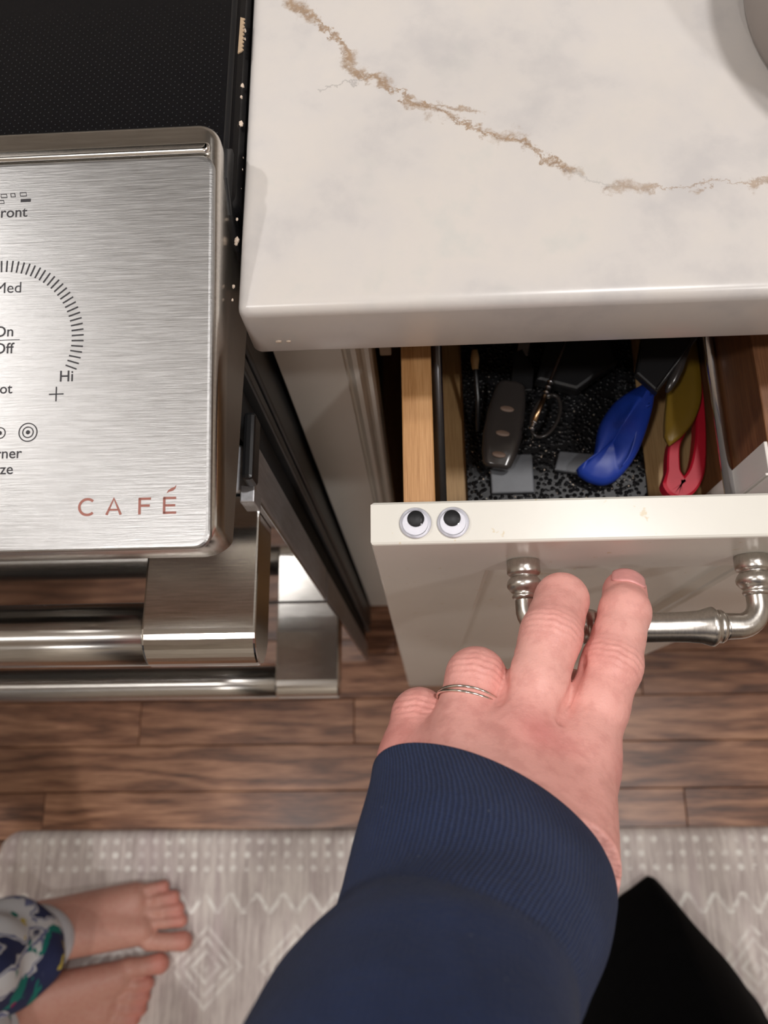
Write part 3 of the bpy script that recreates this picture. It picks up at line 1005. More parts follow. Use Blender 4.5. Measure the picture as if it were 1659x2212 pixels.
# ================================================================== PULL-OUT DRAWER
DY0, DY1, DX0, DX1, DZ0, DZ1 = 0.0800, 0.0985, -0.0205, 0.2035, 0.0955, 0.8600
dr = Thing('pull_out_drawer', (0.09, 0.25, 0.0955), 'cream pull-out drawer with a tall panelled front, pulled open', 'drawer')
dp = dr.part
def fl4(x0, x1, z0, z1, y): return [(x0, y, z0), (x1, y, z0), (x1, y, z1), (x0, y, z1)]
b_ = 0.0012
front = loft([fl4(DX0 + b_, DX1 - b_, DZ0 + b_, DZ1 - b_, DY1), fl4(DX0, DX1, DZ0, DZ1, DY1 - b_), fl4(DX0, DX1, DZ0, DZ1, DY0 + b_), fl4(DX0 + b_ * .4, DX1 - b_ * .4, DZ0 + b_ * .4, DZ1 - b_ * .4, DY0 + b_ * .3), fl4(DX0 + b_, DX1 - b_, DZ0 + b_, DZ1 - b_, DY0),
              fl4(0.0300, 0.1530, 0.146, 0.8075, DY0), fl4(0.0308, 0.1522, 0.1468, 0.8067, DY0 + 0.0016), fl4(0.0325, 0.1505, 0.1485, 0.805, DY0 + 0.0022), fl4(0.0340, 0.1490, 0.150, 0.8035, DY0 + 0.0066)], True, False, smooth=False)
ff = dp('front_panel', front, 'paint')
dp('centre_panel', box(0.033, 0.150, DY0 + 0.0060, DY0 + 0.0090, 0.149, 0.8045), 'paint', parent=ff)
dp('side_wall', box(-0.0072, 0.0070, 0.0985, 0.62, 0.742, 0.8400, 0.0008), 'maple')
dp('side_wall', box(0.1545, 0.1690, 0.0985, 0.62, 0.742, 0.8400, 0.0008), 'shaded_maple')
dp('back_wall', box(0.0070, 0.1545, 0.606, 0.62, 0.742, 0.8400, 0.0008), 'maple')
dp('tray_bottom', box(0.0070, 0.1545, 0.0985, 0.606, 0.748, 0.7545), 'plywood')
dp('rail', tube([(0.0105, 0.099, 0.800), (0.0105, 0.35, 0.800), (0.0105, 0.604, 0.800)], 0.0030, 14), 'dark_rail', label='thin dark metal rail')
dp('rail', tube([(0.1512, 0.099, 0.800), (0.1512, 0.35, 0.800), (0.1512, 0.604, 0.800)], 0.0026, 14), 'chrome')
wb = dp('corner_bracket', box(0.1530, 0.1546, 0.0987, 0.1288, 0.756, 0.8395, 0.0004), 'white_plastic', label='white plastic corner bracket')
dp('bracket_rib', box(0.1518, 0.1532, 0.1130, 0.1142, 0.757, 0.8390, 0.0003), 'white_plastic', parent=wb)
dp('slide_frame', box(0.175, 0.187, 0.0985, 0.60, 0.60, 0.72, 0.001), 'dark_rail')
dp('lower_basket', box(-0.0072, 0.1690, 0.0985, 0.60, 0.115, 0.125), 'maple')
# bar handle
HZ = 0.8265
hd = dp('handle', lathe((0.0955, 0.0490, HZ), (1, 0, 0), [(-0.0275, 0.0045), (-0.0270, 0.0064), (-0.0262, 0.0068), (-0.0254, 0.0064), (-0.0246, 0.0070), (-0.0235, 0.0086), (-0.0215, 0.0083), (-0.0190, 0.0072), (-0.0160, 0.0066), (-0.010, 0.0064), (0, 0.0064), (0.010, 0.0064),
      (0.0180, 0.0066), (0.0240, 0.0071), (0.0275, 0.0082), (0.0292, 0.0086), (0.0303, 0.0079), (0.0310, 0.0070), (0.0320, 0.0072), (0.0330, 0.0072), (0.0340, 0.0066), (0.0345, 0.0045)], 40), 'nickel')
for px_, sg in ((0.0455, 1), (0.1455, -1)):
    prof = [(0.0, 0.0066), (0.0004, 0.0074), (0.0058, 0.0074), (0.0066, 0.0069), (0.0072, 0.0058), (0.0078, 0.0060), (0.0092, 0.0072), (0.0108, 0.0078), (0.0124, 0.0076), (0.0140, 0.0064), (0.0152, 0.0052), (0.0158, 0.0056), (0.0166, 0.0058), (0.0174, 0.0053), (0.0180, 0.0046)]
    dp('post', lathe((px_, 0.0800, HZ), (0, -1, 0), prof, 36), 'nickel', parent=hd)
    bend = [(px_, 0.064 - i * 0.0012, HZ) for i in range(5)]
    for a in range(0, 91, 10):
        bend.append((px_ + sg * (0.0095 - 0.0095 * math.cos(math.radians(a))), 0.0585 - 0.0095 * math.sin(math.radians(a)), HZ))
    endx = 0.0955 - 0.0268 if sg > 0 else 0.0955 + 0.0338
    bend += [(x, 0.0490, HZ) for x in np.linspace(px_ + sg * 0.011, endx, 4)]
    rr = np.interp(np.arange(len(bend)), [0, 5, 14, len(bend) - 1], [0.0046, 0.0046, 0.0056, 0.0058])
    dp('post_arm', tube(bend, rr, 20), 'nickel', parent=hd)

# ---- googly eyes
for i, (ex, ey, dx_, lab) in enumerate(((-0.0020, 0.0888, 0.0002, 'googly eye nearer the left end of the cream drawer front'),
                                        (0.0135, 0.0887, -0.0004, 'googly eye nearer the handle on top of the drawer front'))):
    ge = Thing('googly_eye', (ex, ey, DZ1), lab, 'googly eye', 'googly eyes on the drawer front')
    z = DZ1
    ge.part('eye_base', lathe((ex, ey, z), (0, 0, 1), [(0.0, 0.0065), (0.0005, 0.0066), (0.0009, 0.0064), (0.0009, 0.0054)], 40), 'eye_white')
    ge.part('pupil', lathe((ex + dx_, ey + 0.0017, z + 0.00095), (0, 0, 1), [(0.0, 0.0034), (0.0003, 0.0035), (0.0005, 0.0034)], 36), 'eye_black')
    ge.part('dome', lathe((ex, ey, z + 0.0006), (0, 0, 1), [(0.0, 0.0066), (0.0004, 0.0066), (0.0005, 0.0056), (0.0014, 0.0055), (0.0022, 0.0050), (0.0028, 0.0040), (0.0031, 0.0026), (0.0032, 0.0010), (0.0032, 0.0)], 40), 'clear', smooth=True)

# ---- liner and utensils inside the tray
single('drawer_liner', box(0.0262, 0.1250, 0.1000, 0.585, 0.7548, 0.7575, 0.0008), 'liner', 'black pebbled rubber liner on the drawer tray bottom', 'liner', smooth=False)
ZL = 0.7577

# dark peeler with oval inserts
dpk = Thing('vegetable_peeler', (0.0475, 0.168, ZL), 'smoky dark oval-handled peeler lying at the left of the liner', 'peeler')
axis = Vector((0.0100, 0.0460, 0)).normalized(); side = Vector((axis.y, -axis.x, 0))
ctr = Vector((0.0472, 0.1690, ZL + 0.012))
prof = []
for u, w in ((-0.0240, 0.0060), (-0.0225, 0.0078), (-0.016, 0.0096), (-0.006, 0.0107), (0.004, 0.0106), (0.013, 0.0098), (0.019, 0.0088), (0.0235, 0.0078), (0.0248, 0.0060)):
    hh = 0.0050 if abs(u) < 0.02 else 0.0038
    lp = []
    for a in np.linspace(0, 2 * PI, 20, endpoint=False):
        cc, ss = math.cos(a), math.sin(a)
        q = ctr + axis * u + side * (w * np.sign(cc) * abs(cc) ** 0.6) + Vector((0, 0, hh * np.sign(ss) * abs(ss) ** 0.6 + u * 0.10))
        lp.append(tuple(q))
    prof.append(lp)
pk = dpk.part('handle', loft(prof), 'smoke')
for u in (-0.018, -0.006, 0.008):
    q = ctr + axis * u + Vector((0, 0, 0.0048 + u * 0.10))
    me = lathe((0, 0, 0), (0, 0, 1), [(-0.0004, 0.0038), (0.0003, 0.0038), (0.0005, 0.0034)], 20)
    me.transform(Matrix.Translation(q) @ Matrix.Rotation(math.atan2(side.y, side.x), 4, 'Z') @ Matrix.Diagonal((1.0, 0.45, 1, 1)))
    dpk.part('oval_insert', me, 'smoke_hole', parent=pk)
dpk.part('head', prism([(0.0400 + 0.012, 0.190), (0.064, 0.190), (0.066, 0.203), (0.060, 0.216), (0.055, 0.214)], ZL + 0.010, ZL + 0.0125, 0.0006), 'black_plastic')
dpk.part('blade', prism([(0.057, 0.214), (0.063, 0.212), (0.070, 0.240), (0.063, 0.243)], ZL + 0.010, ZL + 0.0112, 0.0003), 'chrome')
single('plastic_sheath', box(0.0395, 0.0630, 0.1335, 0.1560, ZL, ZL + 0.0030, 0.0008), 'clear_grey', 'grey frosted plastic sheath under the dark peeler', 'plastic piece', smooth=False)
single('plastic_clip', prism([(0.0745, 0.1462), (0.0782, 0.1570), (0.1092, 0.1532), (0.1025, 0.1402)], ZL, ZL + 0.0035, 0.0008), 'clear_grey', 'grey frosted plastic clip below the blue handle', 'plastic piece', smooth=False)

# skewer / corkscrew
sk = Thing('corkscrew', (0.068, 0.180, ZL), 'thin metal corkscrew rod with a brass sleeve between peeler and blue handle', 'corkscrew')
zz = ZL + 0.022
sk.part('rod', tube([(0.0604, 0.1624, zz), (0.068, 0.180, zz), (0.0780, 0.2030, zz), (0.090, 0.232, zz)], 0.0009, 10), 'chrome')
sk.part('sleeve', tube([(0.0622, 0.1668, zz), (0.0660, 0.1752, zz), (0.0690, 0.1822, zz)], 0.00135, 12), 'brass')
for y_ in (0.1630, 0.1665, 0.1840, 0.1870, 0.1900):
    x_ = 0.0604 + (y_ - 0.1624) * 0.434
    sk.part('collar', lathe((x_, y_, zz), (0.434, 1, 0), [(-0.0006, 0.0011), (-0.0004, 0.0018), (0.0004, 0.0018), (0.0006, 0.0011)], 14), 'chrome')
th = []
for a in np.linspace(0, 2 * PI, 40):
    th.append((0.0708 + 0.0075 * math.cos(a) + 0.004 * math.sin(a), 0.1755 + 0.0125 * math.sin(a), ZL + 0.010))
sk.part('loop', tube(th, 0.0011, 8, False), 'smoke')
sk.part('wing', prism([(0.066, 0.195), (0.088, 0.188), (0.112, 0.205), (0.104, 0.235), (0.080, 0.240)], ZL + 0.006, ZL + 0.016, 0.002), 'black_plastic')

# blue handle (a fish-like curved grip with hanging hole)
bl = Thing('spatula', (0.106, 0.158, ZL), 'blue curved plastic handle with a hanging hole beside the red one', 'spatula')
outl = spline(np.array([(0.0846, 0.1428, 0), (0.0895, 0.1452, 0), (0.0930, 0.1478, 0), (0.0946, 0.1530, 0), (0.0968, 0.1640, 0), (0.1040, 0.1742, 0), (0.1130, 0.1800, 0), (0.1225, 0.1838, 0), (0.1253, 0.1800, 0), (0.1240, 0.1690, 0), (0.1175, 0.1510, 0),
                         (0.1085, 0.1392, 0), (0.1000, 0.1346, 0), (0.0920, 0.1362, 0), (0.0858, 0.1400, 0)]), 6)[:, :2]
cm = outl.mean(0)
loops = []
def bz(q, hgt): # the grip leans: left tip lies low, the holed end high
    t_ = np.clip((q[1] - 0.137) / 0.047, 0, 1)
    return ZL + 0.008 + 0.022 * t_ + hgt
for sc_, hgt in ((0.80, -0.0050), (0.95, -0.0035), (1.0, 0.0), (0.96, 0.0030), (0.86, 0.0050), (0.60, 0.0068), (0.30, 0.0076), (0.05, 0.0078)):
    loops.append([(cm[0] + (q[0] - cm[0]) * sc_, cm[1] + (q[1] - cm[1]) * sc_, bz(q, hgt)) for q in outl])
grip = bl.part('grip', loft(loops), 'blue', smooth=True)
seam = spline(np.array([(0.1128, 0.1772, 0), (0.1148, 0.1690, 0), (0.1150, 0.1590, 0), (0.1118, 0.1480, 0), (0.1075, 0.1420, 0)]), 5)
sq = [(q[0], q[1], bz(q, 0.0064)) for q in seam]
bl.part('moulding_seam', tube(sq, 0.0005, 8), 'blue', parent=grip)
hc = np.array((0.1192, 0.1722))
me = lathe((0, 0, 0), (0, 0, 1), [(-0.001, 0.0038), (0.0004, 0.0038), (0.0006, 0.0032), (-0.0002, 0.0028)], 24)
me.transform(Matrix.Translation((hc[0], hc[1], bz(hc, 0.0058))) @ Matrix.Rotation(-0.42, 4, 'X') @ Matrix.Rotation(0.5, 4, 'Z') @ Matrix.Diagonal((0.9, 0.75, 1, 1)))
bl.part('hanging_hole_rim', me, 'blue', parent=grip)
me = lathe((0, 0, 0), (0, 0, 1), [(0.0, 0.0027), (0.0004, 0.0027), (0.0005, 0.0022)], 24)
me.transform(Matrix.Translation((hc[0] + 0.0003, hc[1] + 0.0003, bz(hc, 0.0062))) @ Matrix.Rotation(-0.42, 4, 'X') @ Matrix.Rotation(0.5, 4, 'Z') @ Matrix.Diagonal((0.9, 0.7, 1, 1)))
bl.part('hanging_hole', me, 'eye_black', parent=grip)

bs = Thing('turner', (0.14, 0.21, ZL), 'black flat turner shaft running back under the counter', 'turner')
zt = ZL + 0.050
bs.part('shaft', prism([(0.1105, 0.1800), (0.1200, 0.1690), (0.1437, 0.1992), (0.188 - 0.035, 0.262), (0.132, 0.262)], zt - 0.006, zt, 0.0012), 'black_plastic')
bs.part('edge_bead', tube([(0.1196, 0.1702, zt + 0.0002), (0.1433, 0.2003, zt + 0.0002), (0.1515, 0.255, zt + 0.0002)], 0.0008, 8), 'black_plastic')
bs.part('blade', prism([(0.110, 0.262), (0.150, 0.262), (0.150, 0.34), (0.090, 0.34)], zt - 0.006, zt - 0.003, 0.0008), 'black_plastic')

ol = Thing('silicone_spatula', (0.140, 0.175, ZL), 'mustard silicone spatula head leaning over the red handle', 'spatula')
oo = spline(np.array([(0.1290, 0.1478, 0), (0.1360, 0.1528, 0), (0.1432, 0.1612, 0), (0.1485, 0.1740, 0), (0.1500, 0.1900, 0), (0.1496, 0.2100, 0), (0.1440, 0.2140, 0), (0.1380, 0.2060, 0), (0.1330, 0.1850, 0), (0.1285, 0.1640, 0), (0.1270, 0.1530, 0)]), 5)[:, :2]
oc = oo.mean(0)
ol.part('head', loft([[(oc[0] + (q[0] - oc[0]) * k, oc[1] + (q[1] - oc[1]) * k, ZL + 0.030 + z_) for q in oo] for k, z_ in ((0.90, -0.0030), (1.0, -0.0012), (1.0, 0.0006), (0.92, 0.0020), (0.55, 0.0010), (0.1, 0.0008))]), 'olive', smooth=True)
ol.part('shaft', tube([(0.146, 0.208, ZL + 0.030), (0.147, 0.26, ZL + 0.030), (0.147, 0.36, ZL + 0.030)], 0.0045, 12), 'pale_wood')

rd = Thing('tongs', (0.140, 0.150, ZL), 'red looped silicone handle on the bare tray wood', 'tongs')
path = spline(np.array([(0.1518, 0.225, 0), (0.1512, 0.190, 0), (0.1498, 0.168, 0), (0.1475, 0.150, 0), (0.1440, 0.1365, 0), (0.1385, 0.1285, 0), (0.1335, 0.1275, 0), (0.1322, 0.1330, 0), (0.1326, 0.1420, 0), (0.1345, 0.1515, 0), (0.1395, 0.1600, 0), (0.1450, 0.1700, 0), (0.1490, 0.185, 0)]), 6)
n_ = len(path)
wd = np.interp(np.linspace(0, 1, n_), [0, 0.25, 0.42, 0.55, 0.62, 0.75, 1], [0.0012, 0.0030, 0.0048, 0.0068, 0.0034, 0.0028, 0.0014])
T = np.gradient(path, axis=0); T /= np.linalg.norm(T, axis=1)[:, None]
Nn = np.stack([-T[:, 1], T[:, 0], np.zeros(n_)], 1)
z0r = ZL + 0.020
loops = []
for i in range(n_):
    c_ = path[i]
    loops.append([tuple(c_ + Nn[i] * wd[i] * a + np.array([0, 0, z0r + b])) for a, b in ((-1, -0.004), (-1, 0.003), (-0.75, 0.004), (0.75, 0.004), (1, 0.003), (1, -0.004))])
loop = rd.part('loop', loft(loops, smooth=False), 'red')
rd.part('end_pad', prism([(0.1300, 0.1225), (0.1345, 0.1210), (0.1395, 0.1245), (0.1400, 0.1300), (0.1330, 0.1300)], z0r - 0.004, z0r + 0.0035, 0.0008), 'red', parent=loop)
sp_ = Thing('measuring_spoon', (0.134, 0.180, ZL), 'small clear shiny spoon bowl beside the black turner shaft', 'spoon')
sp_.part('bowl', lathe((0.1310, 0.1800, ZL + 0.046), (0.42, 0.8, 0.20), [(-0.010, 0.0006), (-0.008, 0.0016), (-0.003, 0.0026), (0.004, 0.0026), (0.010, 0.0018), (0.016, 0.0012), (0.040, 0.0011)], 20), 'smoke')
br = Thing('basting_brush', (0.0325, 0.21, ZL), 'thin dark stick with a pale wooden tip at the back left of the liner', 'brush')
br.part('stick', tube([(0.0330, 0.168, ZL + 0.008), (0.0335, 0.185, ZL + 0.016), (0.0322, 0.205, ZL + 0.024), (0.0330, 0.30, ZL + 0.03)], 0.0012, 10), 'black_plastic')
br.part('tip', tube([(0.0322, 0.1990, ZL + 0.0225), (0.0322, 0.2045, ZL + 0.0240), (0.0322, 0.2090, ZL + 0.0255)], [0.0016, 0.0024, 0.0016], 12), 'pale_wood')

# ================================================================== COUNTER OBJECT, CRUMBS, MAT
can = Thing('canister', (0.2235, 0.2906, CZ1), 'taupe glazed ceramic canister at the right edge of the counter', 'canister')
can.part('body', lathe((0.2235, 0.2906, CZ1), (0, 0, 1), [(0, 0.080), (0.002, 0.0835), (0.006, 0.085), (0.060, 0.085), (0.066, 0.084), (0.068, 0.081), (0.064, 0.080)], 72), 'ceramic')
can.part('lid', lathe((0.2235, 0.2906, CZ1 + 0.0665), (0, 0, 1), [(0, 0.079), (0.003, 0.083), (0.008, 0.078), (0.010, 0.02), (0.014, 0.010), (0.020, 0.013), (0.024, 0.010), (0.025, 0.0)], 48), 'ceramic')

crumbs = []
spots = [(-0.0706, 0.2980 - 0.0, 0.0010), (-0.0704, 0.2930, 0.0007), (-0.0703, 0.268, 0.0011), (-0.0706, 0.262, 0.0009), (-0.0701, 0.248, 0.0013), (-0.0700, 0.235, 0.0010), (-0.0702, 0.229, 0.0011), (-0.0706, 0.2195, 0.0013),
         (-0.0712, 0.212, 0.0009), (-0.0708, 0.205, 0.0007), (-0.0705, 0.195, 0.0014), (-0.0707, 0.1935, 0.0011), (-0.0708, 0.174, 0.0008), (-0.0710, 0.168, 0.0006)]
bm = bmesh.new()
for x, y, r in spots:
    q = bmesh.ops.create_icosphere(bm, subdivisions=1, radius=r)
    for v in q['verts']:
        v.co = Vector((v.co.x * random.uniform(.6, 1.0), v.co.y * random.uniform(.8, 1.5), v.co.z * .8)) + Vector((x, y, 0.9105 if y > 0.235 else 0.906))
for x, y, z, r in ((-0.0560, 0.1599, 0.8870, 0.0010), (-0.0565, 0.1598, 0.8868, 0.0007), (-0.0520, 0.1599, 0.8868, 0.0008)):
    q = bmesh.ops.create_icosphere(bm, subdivisions=1, radius=r)
    for v in q['verts']:
        v.co = Vector((v.co.x * 1.4, v.co.y * .6, v.co.z)) + Vector((x, y, z))
single('crumbs', bm_mesh(bm), 'crumb', 'pale crumbs caught in the gap between counter and range', 'crumbs', kind='stuff', smooth=False)
bm = bmesh.new()
for k in range(70):
    x, y = random.uniform(0.03, 0.122), random.uniform(0.125, 0.17)
    q = bmesh.ops.create_icosphere(bm, subdivisions=1, radius=random.uniform(0.0002, 0.0005))
    for v in q['verts']:
        v.co = v.co + Vector((x, y, ZL + 0.0003))
single('crumbs', bm_mesh(bm), 'crumb', 'tiny pale crumbs scattered on the black drawer liner', 'crumbs', kind='stuff', smooth=False)
bm = bmesh.new()
pts = [(-0.0722, 0.3020)]
ser = []
for i in range(9):
    ser += [(-0.0700, 0.3015 - i * 0.0021), (-0.0710, 0.3004 - i * 0.0021)]
pts2 = [(-0.0721, 0.3025)] + ser + [(-0.0724, 0.2828)]
single('card_scrap', prism(pts2, 0.9125, 0.9131), 'card', 'small serrated tan scrap stuck in the gap by the cooktop', 'scrap', smooth=False)

mo = rrect(-0.6060, 0.95, -0.62, -0.1065, 0.034, 10)
def mring(ins, z): return [(x - ins * (1 if x > 0.17 else -1), y - ins * (1 if y > -0.36 else -1), z) for x, y in mo]
single('kitchen_mat', loft([mring(0.001, 0.0), mring(0.0, 0.002), mring(0.0, 0.004), mring(0.003, 0.0085), mring(0.007, 0.0115), mring(0.012, 0.0125), mring(0.016, 0.0125)], True, True, smooth='auto'), 'mat_print',
       'pale printed cushioned kitchen mat on the wood floor', 'mat')
MZ = 0.0125

# ================================================================== PERSON 1: the hand on the handle
def rot_to(d, up=(0, 0, 1)):
    d = np.asarray(d, float); d /= np.linalg.norm(d)
    u = np.asarray(up, float); u = u - d * (u @ d); u /= np.linalg.norm(u)
    return np.stack([np.cross(d, u), d, u], 1)

FING = {
    'index': dict(j=[(0.0556, -0.0050, 0.8660), (0.0736, 0.0308, 0.8560), (0.0828, 0.0526, 0.8474), (0.0878, 0.0640, 0.8310)], r=[0.0140, 0.0112, 0.0098, 0.0094]),
    'middle': dict(j=[(0.0334, -0.0017, 0.8715), (0.0504, 0.0425, 0.8590), (0.0578, 0.0584, 0.8458), (0.0612, 0.0634, 0.8210)], r=[0.0140, 0.0115, 0.0105, 0.0086]),
    'ring': dict(j=[(0.0138, 0.0015, 0.8660), (0.0203, 0.0262, 0.8580), (0.0226, 0.0262, 0.8320), (0.0222, 0.0120, 0.8190)], r=[0.0132, 0.0112, 0.0100, 0.0085]),
    'pinky': dict(j=[(-0.0052, -0.0050, 0.8570), (-0.0022, 0.0122, 0.8520), (-0.0030, 0.0110, 0.8300), (-0.0050, -0.0010, 0.8200)], r=[0.0120, 0.0102, 0.0092, 0.0078]),
}
WR = [np.array(v) for v in ((0.0385, -0.0470, 0.9220), (0.0270, -0.0470, 0.9300), (0.0150, -0.0450, 0.9250), (0.0050, -0.0420, 0.9150))]
THUMB = [(0.0380, -0.0420, 0.9050), (0.0540, -0.0200, 0.8600), (0.0610, 0.0080, 0.8310), (0.0640, 0.0240, 0.8190)]
names = ['index', 'middle', 'ring', 'pinky']

def hand_sdf(P):
    palm = None
    for i, nm in enumerate(names):
        m = np.array(FING[nm]['j'][0]); r = FING[nm]['r'][0]
        c = cap(P, m, WR[i], r * 0.97, 0.0150)
        palm = c if palm is None else smin(palm, c, 0.012)
    # palm side thickness
    c = cap(P, (0.048, -0.016, 0.855), (0.030, -0.050, 0.908), 0.013, 0.016); palm = smin(palm, c, 0.014)
    c = cap(P, (0.003, -0.014, 0.850), (0.008, -0.046, 0.902), 0.012, 0.015); palm = smin(palm, c, 0.014)
    # forearm
    c = smin(cap(P, (0.0190, -0.0440, 0.9160), (0.0010, -0.0555, 0.9530), 0.0220, 0.0200), cap(P, (0.0010, -0.0555, 0.9530), (-0.0090, -0.0800, 0.9900), 0.0200, 0.0210), 0.01); palm = smin(palm, c, 0.016)
    c = cap(P, (0.0350, -0.0420, 0.9120), (0.0080, -0.0720, 0.9500), 0.0155, 0.0100); palm = smin(palm, c, 0.012)
    th = cap(P, THUMB[0], THUMB[1], 0.0150, 0.0125)
    th = smin(th, cap(P, THUMB[1], THUMB[2], 0.0118, 0.0105), 0.005)
    th = smin(th, cap(P, THUMB[2], THUMB[3], 0.0105, 0.0088), 0.004)
    d = smin(palm, th, 0.010)
    fs = []
    for nm in names:
        F = FING[nm]; j = [np.array(v) for v in F['j']]; r = F['r']
        mid = j[0] * 0.45 + j[1] * 0.55
        f = cap(P, j[0], mid, r[0] * 0.94, r[1] * 1.03)
        f = smin(f, cap(P, mid, j[1], r[1] * 1.03, r[1]), 0.003)
        m2 = (j[1] + j[2]) / 2
        f = smin(f, cap(P, j[1], m2, r[1], r[2] * 1.02), 0.004)
        f = smin(f, cap(P, m2, j[2], r[2] * 1.02, r[2]), 0.003)
        f = smin(f, cap(P, j[2], j[3], r[2] * 0.99, r[3]), 0.004)
        # knuckle creases across the back of the middle joint
        ax = (j[1] - j[0]) / np.linalg.norm(j[1] - j[0])
        s = (P - j[1]) @ ax.astype(np.float32)
        near = np.exp(-(s / 0.0050) ** 2)
        up = np.clip((P[:, 2] - j[1][2]) / r[1], 0, 1)
        lat = (P - j[1]) @ np.cross(ax, [0, 0, 1.0]).astype(np.float32)
        cre = np.sin((s + 12.0 * lat * lat) * 2 * PI / 0.0026 + 0.6 * np.sin(lat * 900))
        f = f + near * up * (0.00040 * cre)
        # fine creases at the end joint
        ax2 = (j[3] - j[2]) / np.linalg.norm(j[3] - j[2])
        s2 = (P - j[2]) @ ax2.astype(np.float32)
        f = f + np.exp(-(s2 / 0.003) ** 2) * up * 0.00018 * np.sin(s2 * 2 * PI / 0.0018)
        fs.append(f)
    fin = fs[0]
    for f in fs[1:]:
        fin = smin(fin, f, 0.0016)
    d = smin(d, fin, 0.0062)
    # knuckle heads and the dips between them
    for nm in names:
        m = np.array(FING[nm]['j'][0]); r = FING[nm]['r'][0]
        d = smin(d, np.linalg.norm(P - (m + np.array([0, 0.0015, 0.0052])).astype(np.float32), axis=1) - (r * 0.50), 0.014)
    # clefts between the fingers
    for a, b in (((0.0618, 0.0312, 0.8600), (0.0484, 0.0086, 0.8778)), ((0.0345, 0.0318, 0.8615), (0.0275, 0.0165, 0.8755)), ((0.0085, 0.0160, 0.8575), (0.0035, 0.0055, 0.8665))):
        d = -smin(-d, cap(P, a, b, 0.0012, 0.0004), 0.0035)
    # extensor tendons
    for i, nm in enumerate(names[:3]):
        m = np.array(FING[nm]['j'][0]) + np.array([0, 0.001, 0.0098]); w = WR[1] * 0.6 + WR[i] * 0.4 + np.array([0, 0.004, 0.0135])
        d = smin(d, cap(P, m, w, 0.0020, 0.0014), 0.004)
    # wrinkled skin over the back of the hand
    n = np.sin(P[:, 0] * 620 + 3 * np.sin(P[:, 1] * 260)) * np.sin(P[:, 1] * 900 + 2 * np.sin(P[:, 0] * 330))
    d = d + 0.00006 * n
    # inside the sleeve the forearm stays slimmer than the knit
    c0 = np.array((0.0190, -0.0235, 0.8990), np.float32)
    ax = np.array((-0.0040, -0.0175, 0.0380), np.float32); ax /= np.linalg.norm(ax)
    s = (P - c0) @ ax
    tt = np.clip(s / 0.075, 0, 1.3)[:, None]
    cc = c0 + tt * np.array((-0.0225, -0.0380, 0.0680), np.float32)
    q = P - cc
    e = (np.sqrt((q[:, 0] / 0.0335) ** 2 + ((q[:, 1] * 0.83 + q[:, 2] * 0.56) / 0.0225) ** 2) - 1) * 0.022
    d = np.where(s > 0.009, np.maximum(d, e), d)
    return d

person = Thing('person', (0.20, -0.35, 0.0), 'person in a navy sweatshirt and black trousers, left hand on the drawer handle', 'person')
V, F = sdf_mesh(hand_sdf, (-0.035, -0.155, 0.795), (0.115, 0.095, 1.065), 0.0008)
me = mesh_np('body', V, F)
base = L3((234, 170, 160)); red = L3((216, 116, 114)); pale = L3((244, 196, 184)); pink = L3((226, 132, 132))
C = np.tile(base, (len(V), 1))
def blend(C, w, col): return C * (1 - w[:, None]) + col * w[:, None]
C = blend(C, np.clip(0.5 + 0.5 * np.sin(V[:, 0] * 120 + V[:, 1] * 90), 0, 1) * 0.25, pale)
for nm in names:
    j = [np.array(v) for v in FING[nm]['j']]
    for k, (rad, st) in enumerate(((0.013, 0.45), (0.0085, 0.55), (0.008, 0.40), (0.011, 0.75))):
        C = blend(C, np.exp(-(np.linalg.norm(V - j[k], axis=1) / rad) ** 2) * st, red if k != 3 else pink)
for c, rad, st in (((0.040, 0.004, 0.885), 0.008, 0.5), ((0.062, -0.012, 0.872), 0.010, 0.6), ((0.048, -0.004, 0.882), 0.006, 0.4)):
    C = blend(C, np.exp(-(np.linalg.norm(V - np.array(c), axis=1) / rad) ** 2) * st, L3((196, 104, 104)))
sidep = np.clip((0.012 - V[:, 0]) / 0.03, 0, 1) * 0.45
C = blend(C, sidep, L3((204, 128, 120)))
colour_attr(me, C)
body = person.part('body', me, 'skin')

# fingernail on the index finger
j2, j3 = np.array(FING['index']['j'][2]), np.array(FING['index']['j'][3])
R_ = rot_to(j3 - j2, (0.0, 0.35, 1))
tip = j3
loops = []
nl, nw = 9, 13
grid = []
for i in range(nl):
    s = -0.0105 + 0.0160 * i / (nl - 1)
    row = []
    for k in range(nw):
        q = -1 + 2 * k / (nw - 1)
        wmax = 0.0074 * (1 - 0.55 * max(0.0, (-s - 0.006) / 0.0045) ** 2.2) * (1 - 0.40 * max(0.0, (s - 0.0020) / 0.0035) ** 2.5)
        ang = q * wmax / 0.0099
        rr = 0.01015 - 0.0001 * i / nl - 0.9 * max(0.0, s - 0.001) ** 2 / 0.02
        row.append(tip + R_[:, 1] * s + R_[:, 0] * rr * math.sin(ang) * 1.02 + R_[:, 2] * (rr * math.cos(ang) - 0.0002))
    grid.append(row)
top = np.array(grid); botm = top - R_[:, 2] * 0.0009
Vn = np.concatenate([top.reshape(-1, 3), botm.reshape(-1, 3)])
Fn = []
N0 = nl * nw
for i in range(nl - 1):
    for k in range(nw - 1):
        a = i * nw + k
        Fn.append((a, a + 1, a + nw + 1, a + nw)); Fn.append((N0 + a + nw, N0 + a + nw + 1, N0 + a + 1, N0 + a))
for i in range(nl - 1):
    for k, fl_ in ((0, 1), (nw - 1, 0)):
        a = i * nw + k; b = a + nw
        Fn.append((a, b, N0 + b, N0 + a) if fl_ else (b, a, N0 + a, N0 + b))
for k in range(nw - 1):
    for i, fl_ in ((0, 0), (nl - 1, 1)):
        a = i * nw + k; b = a + 1
        Fn.append((a, b, N0 + b, N0 + a) if fl_ else (b, a, N0 + a, N0 + b))
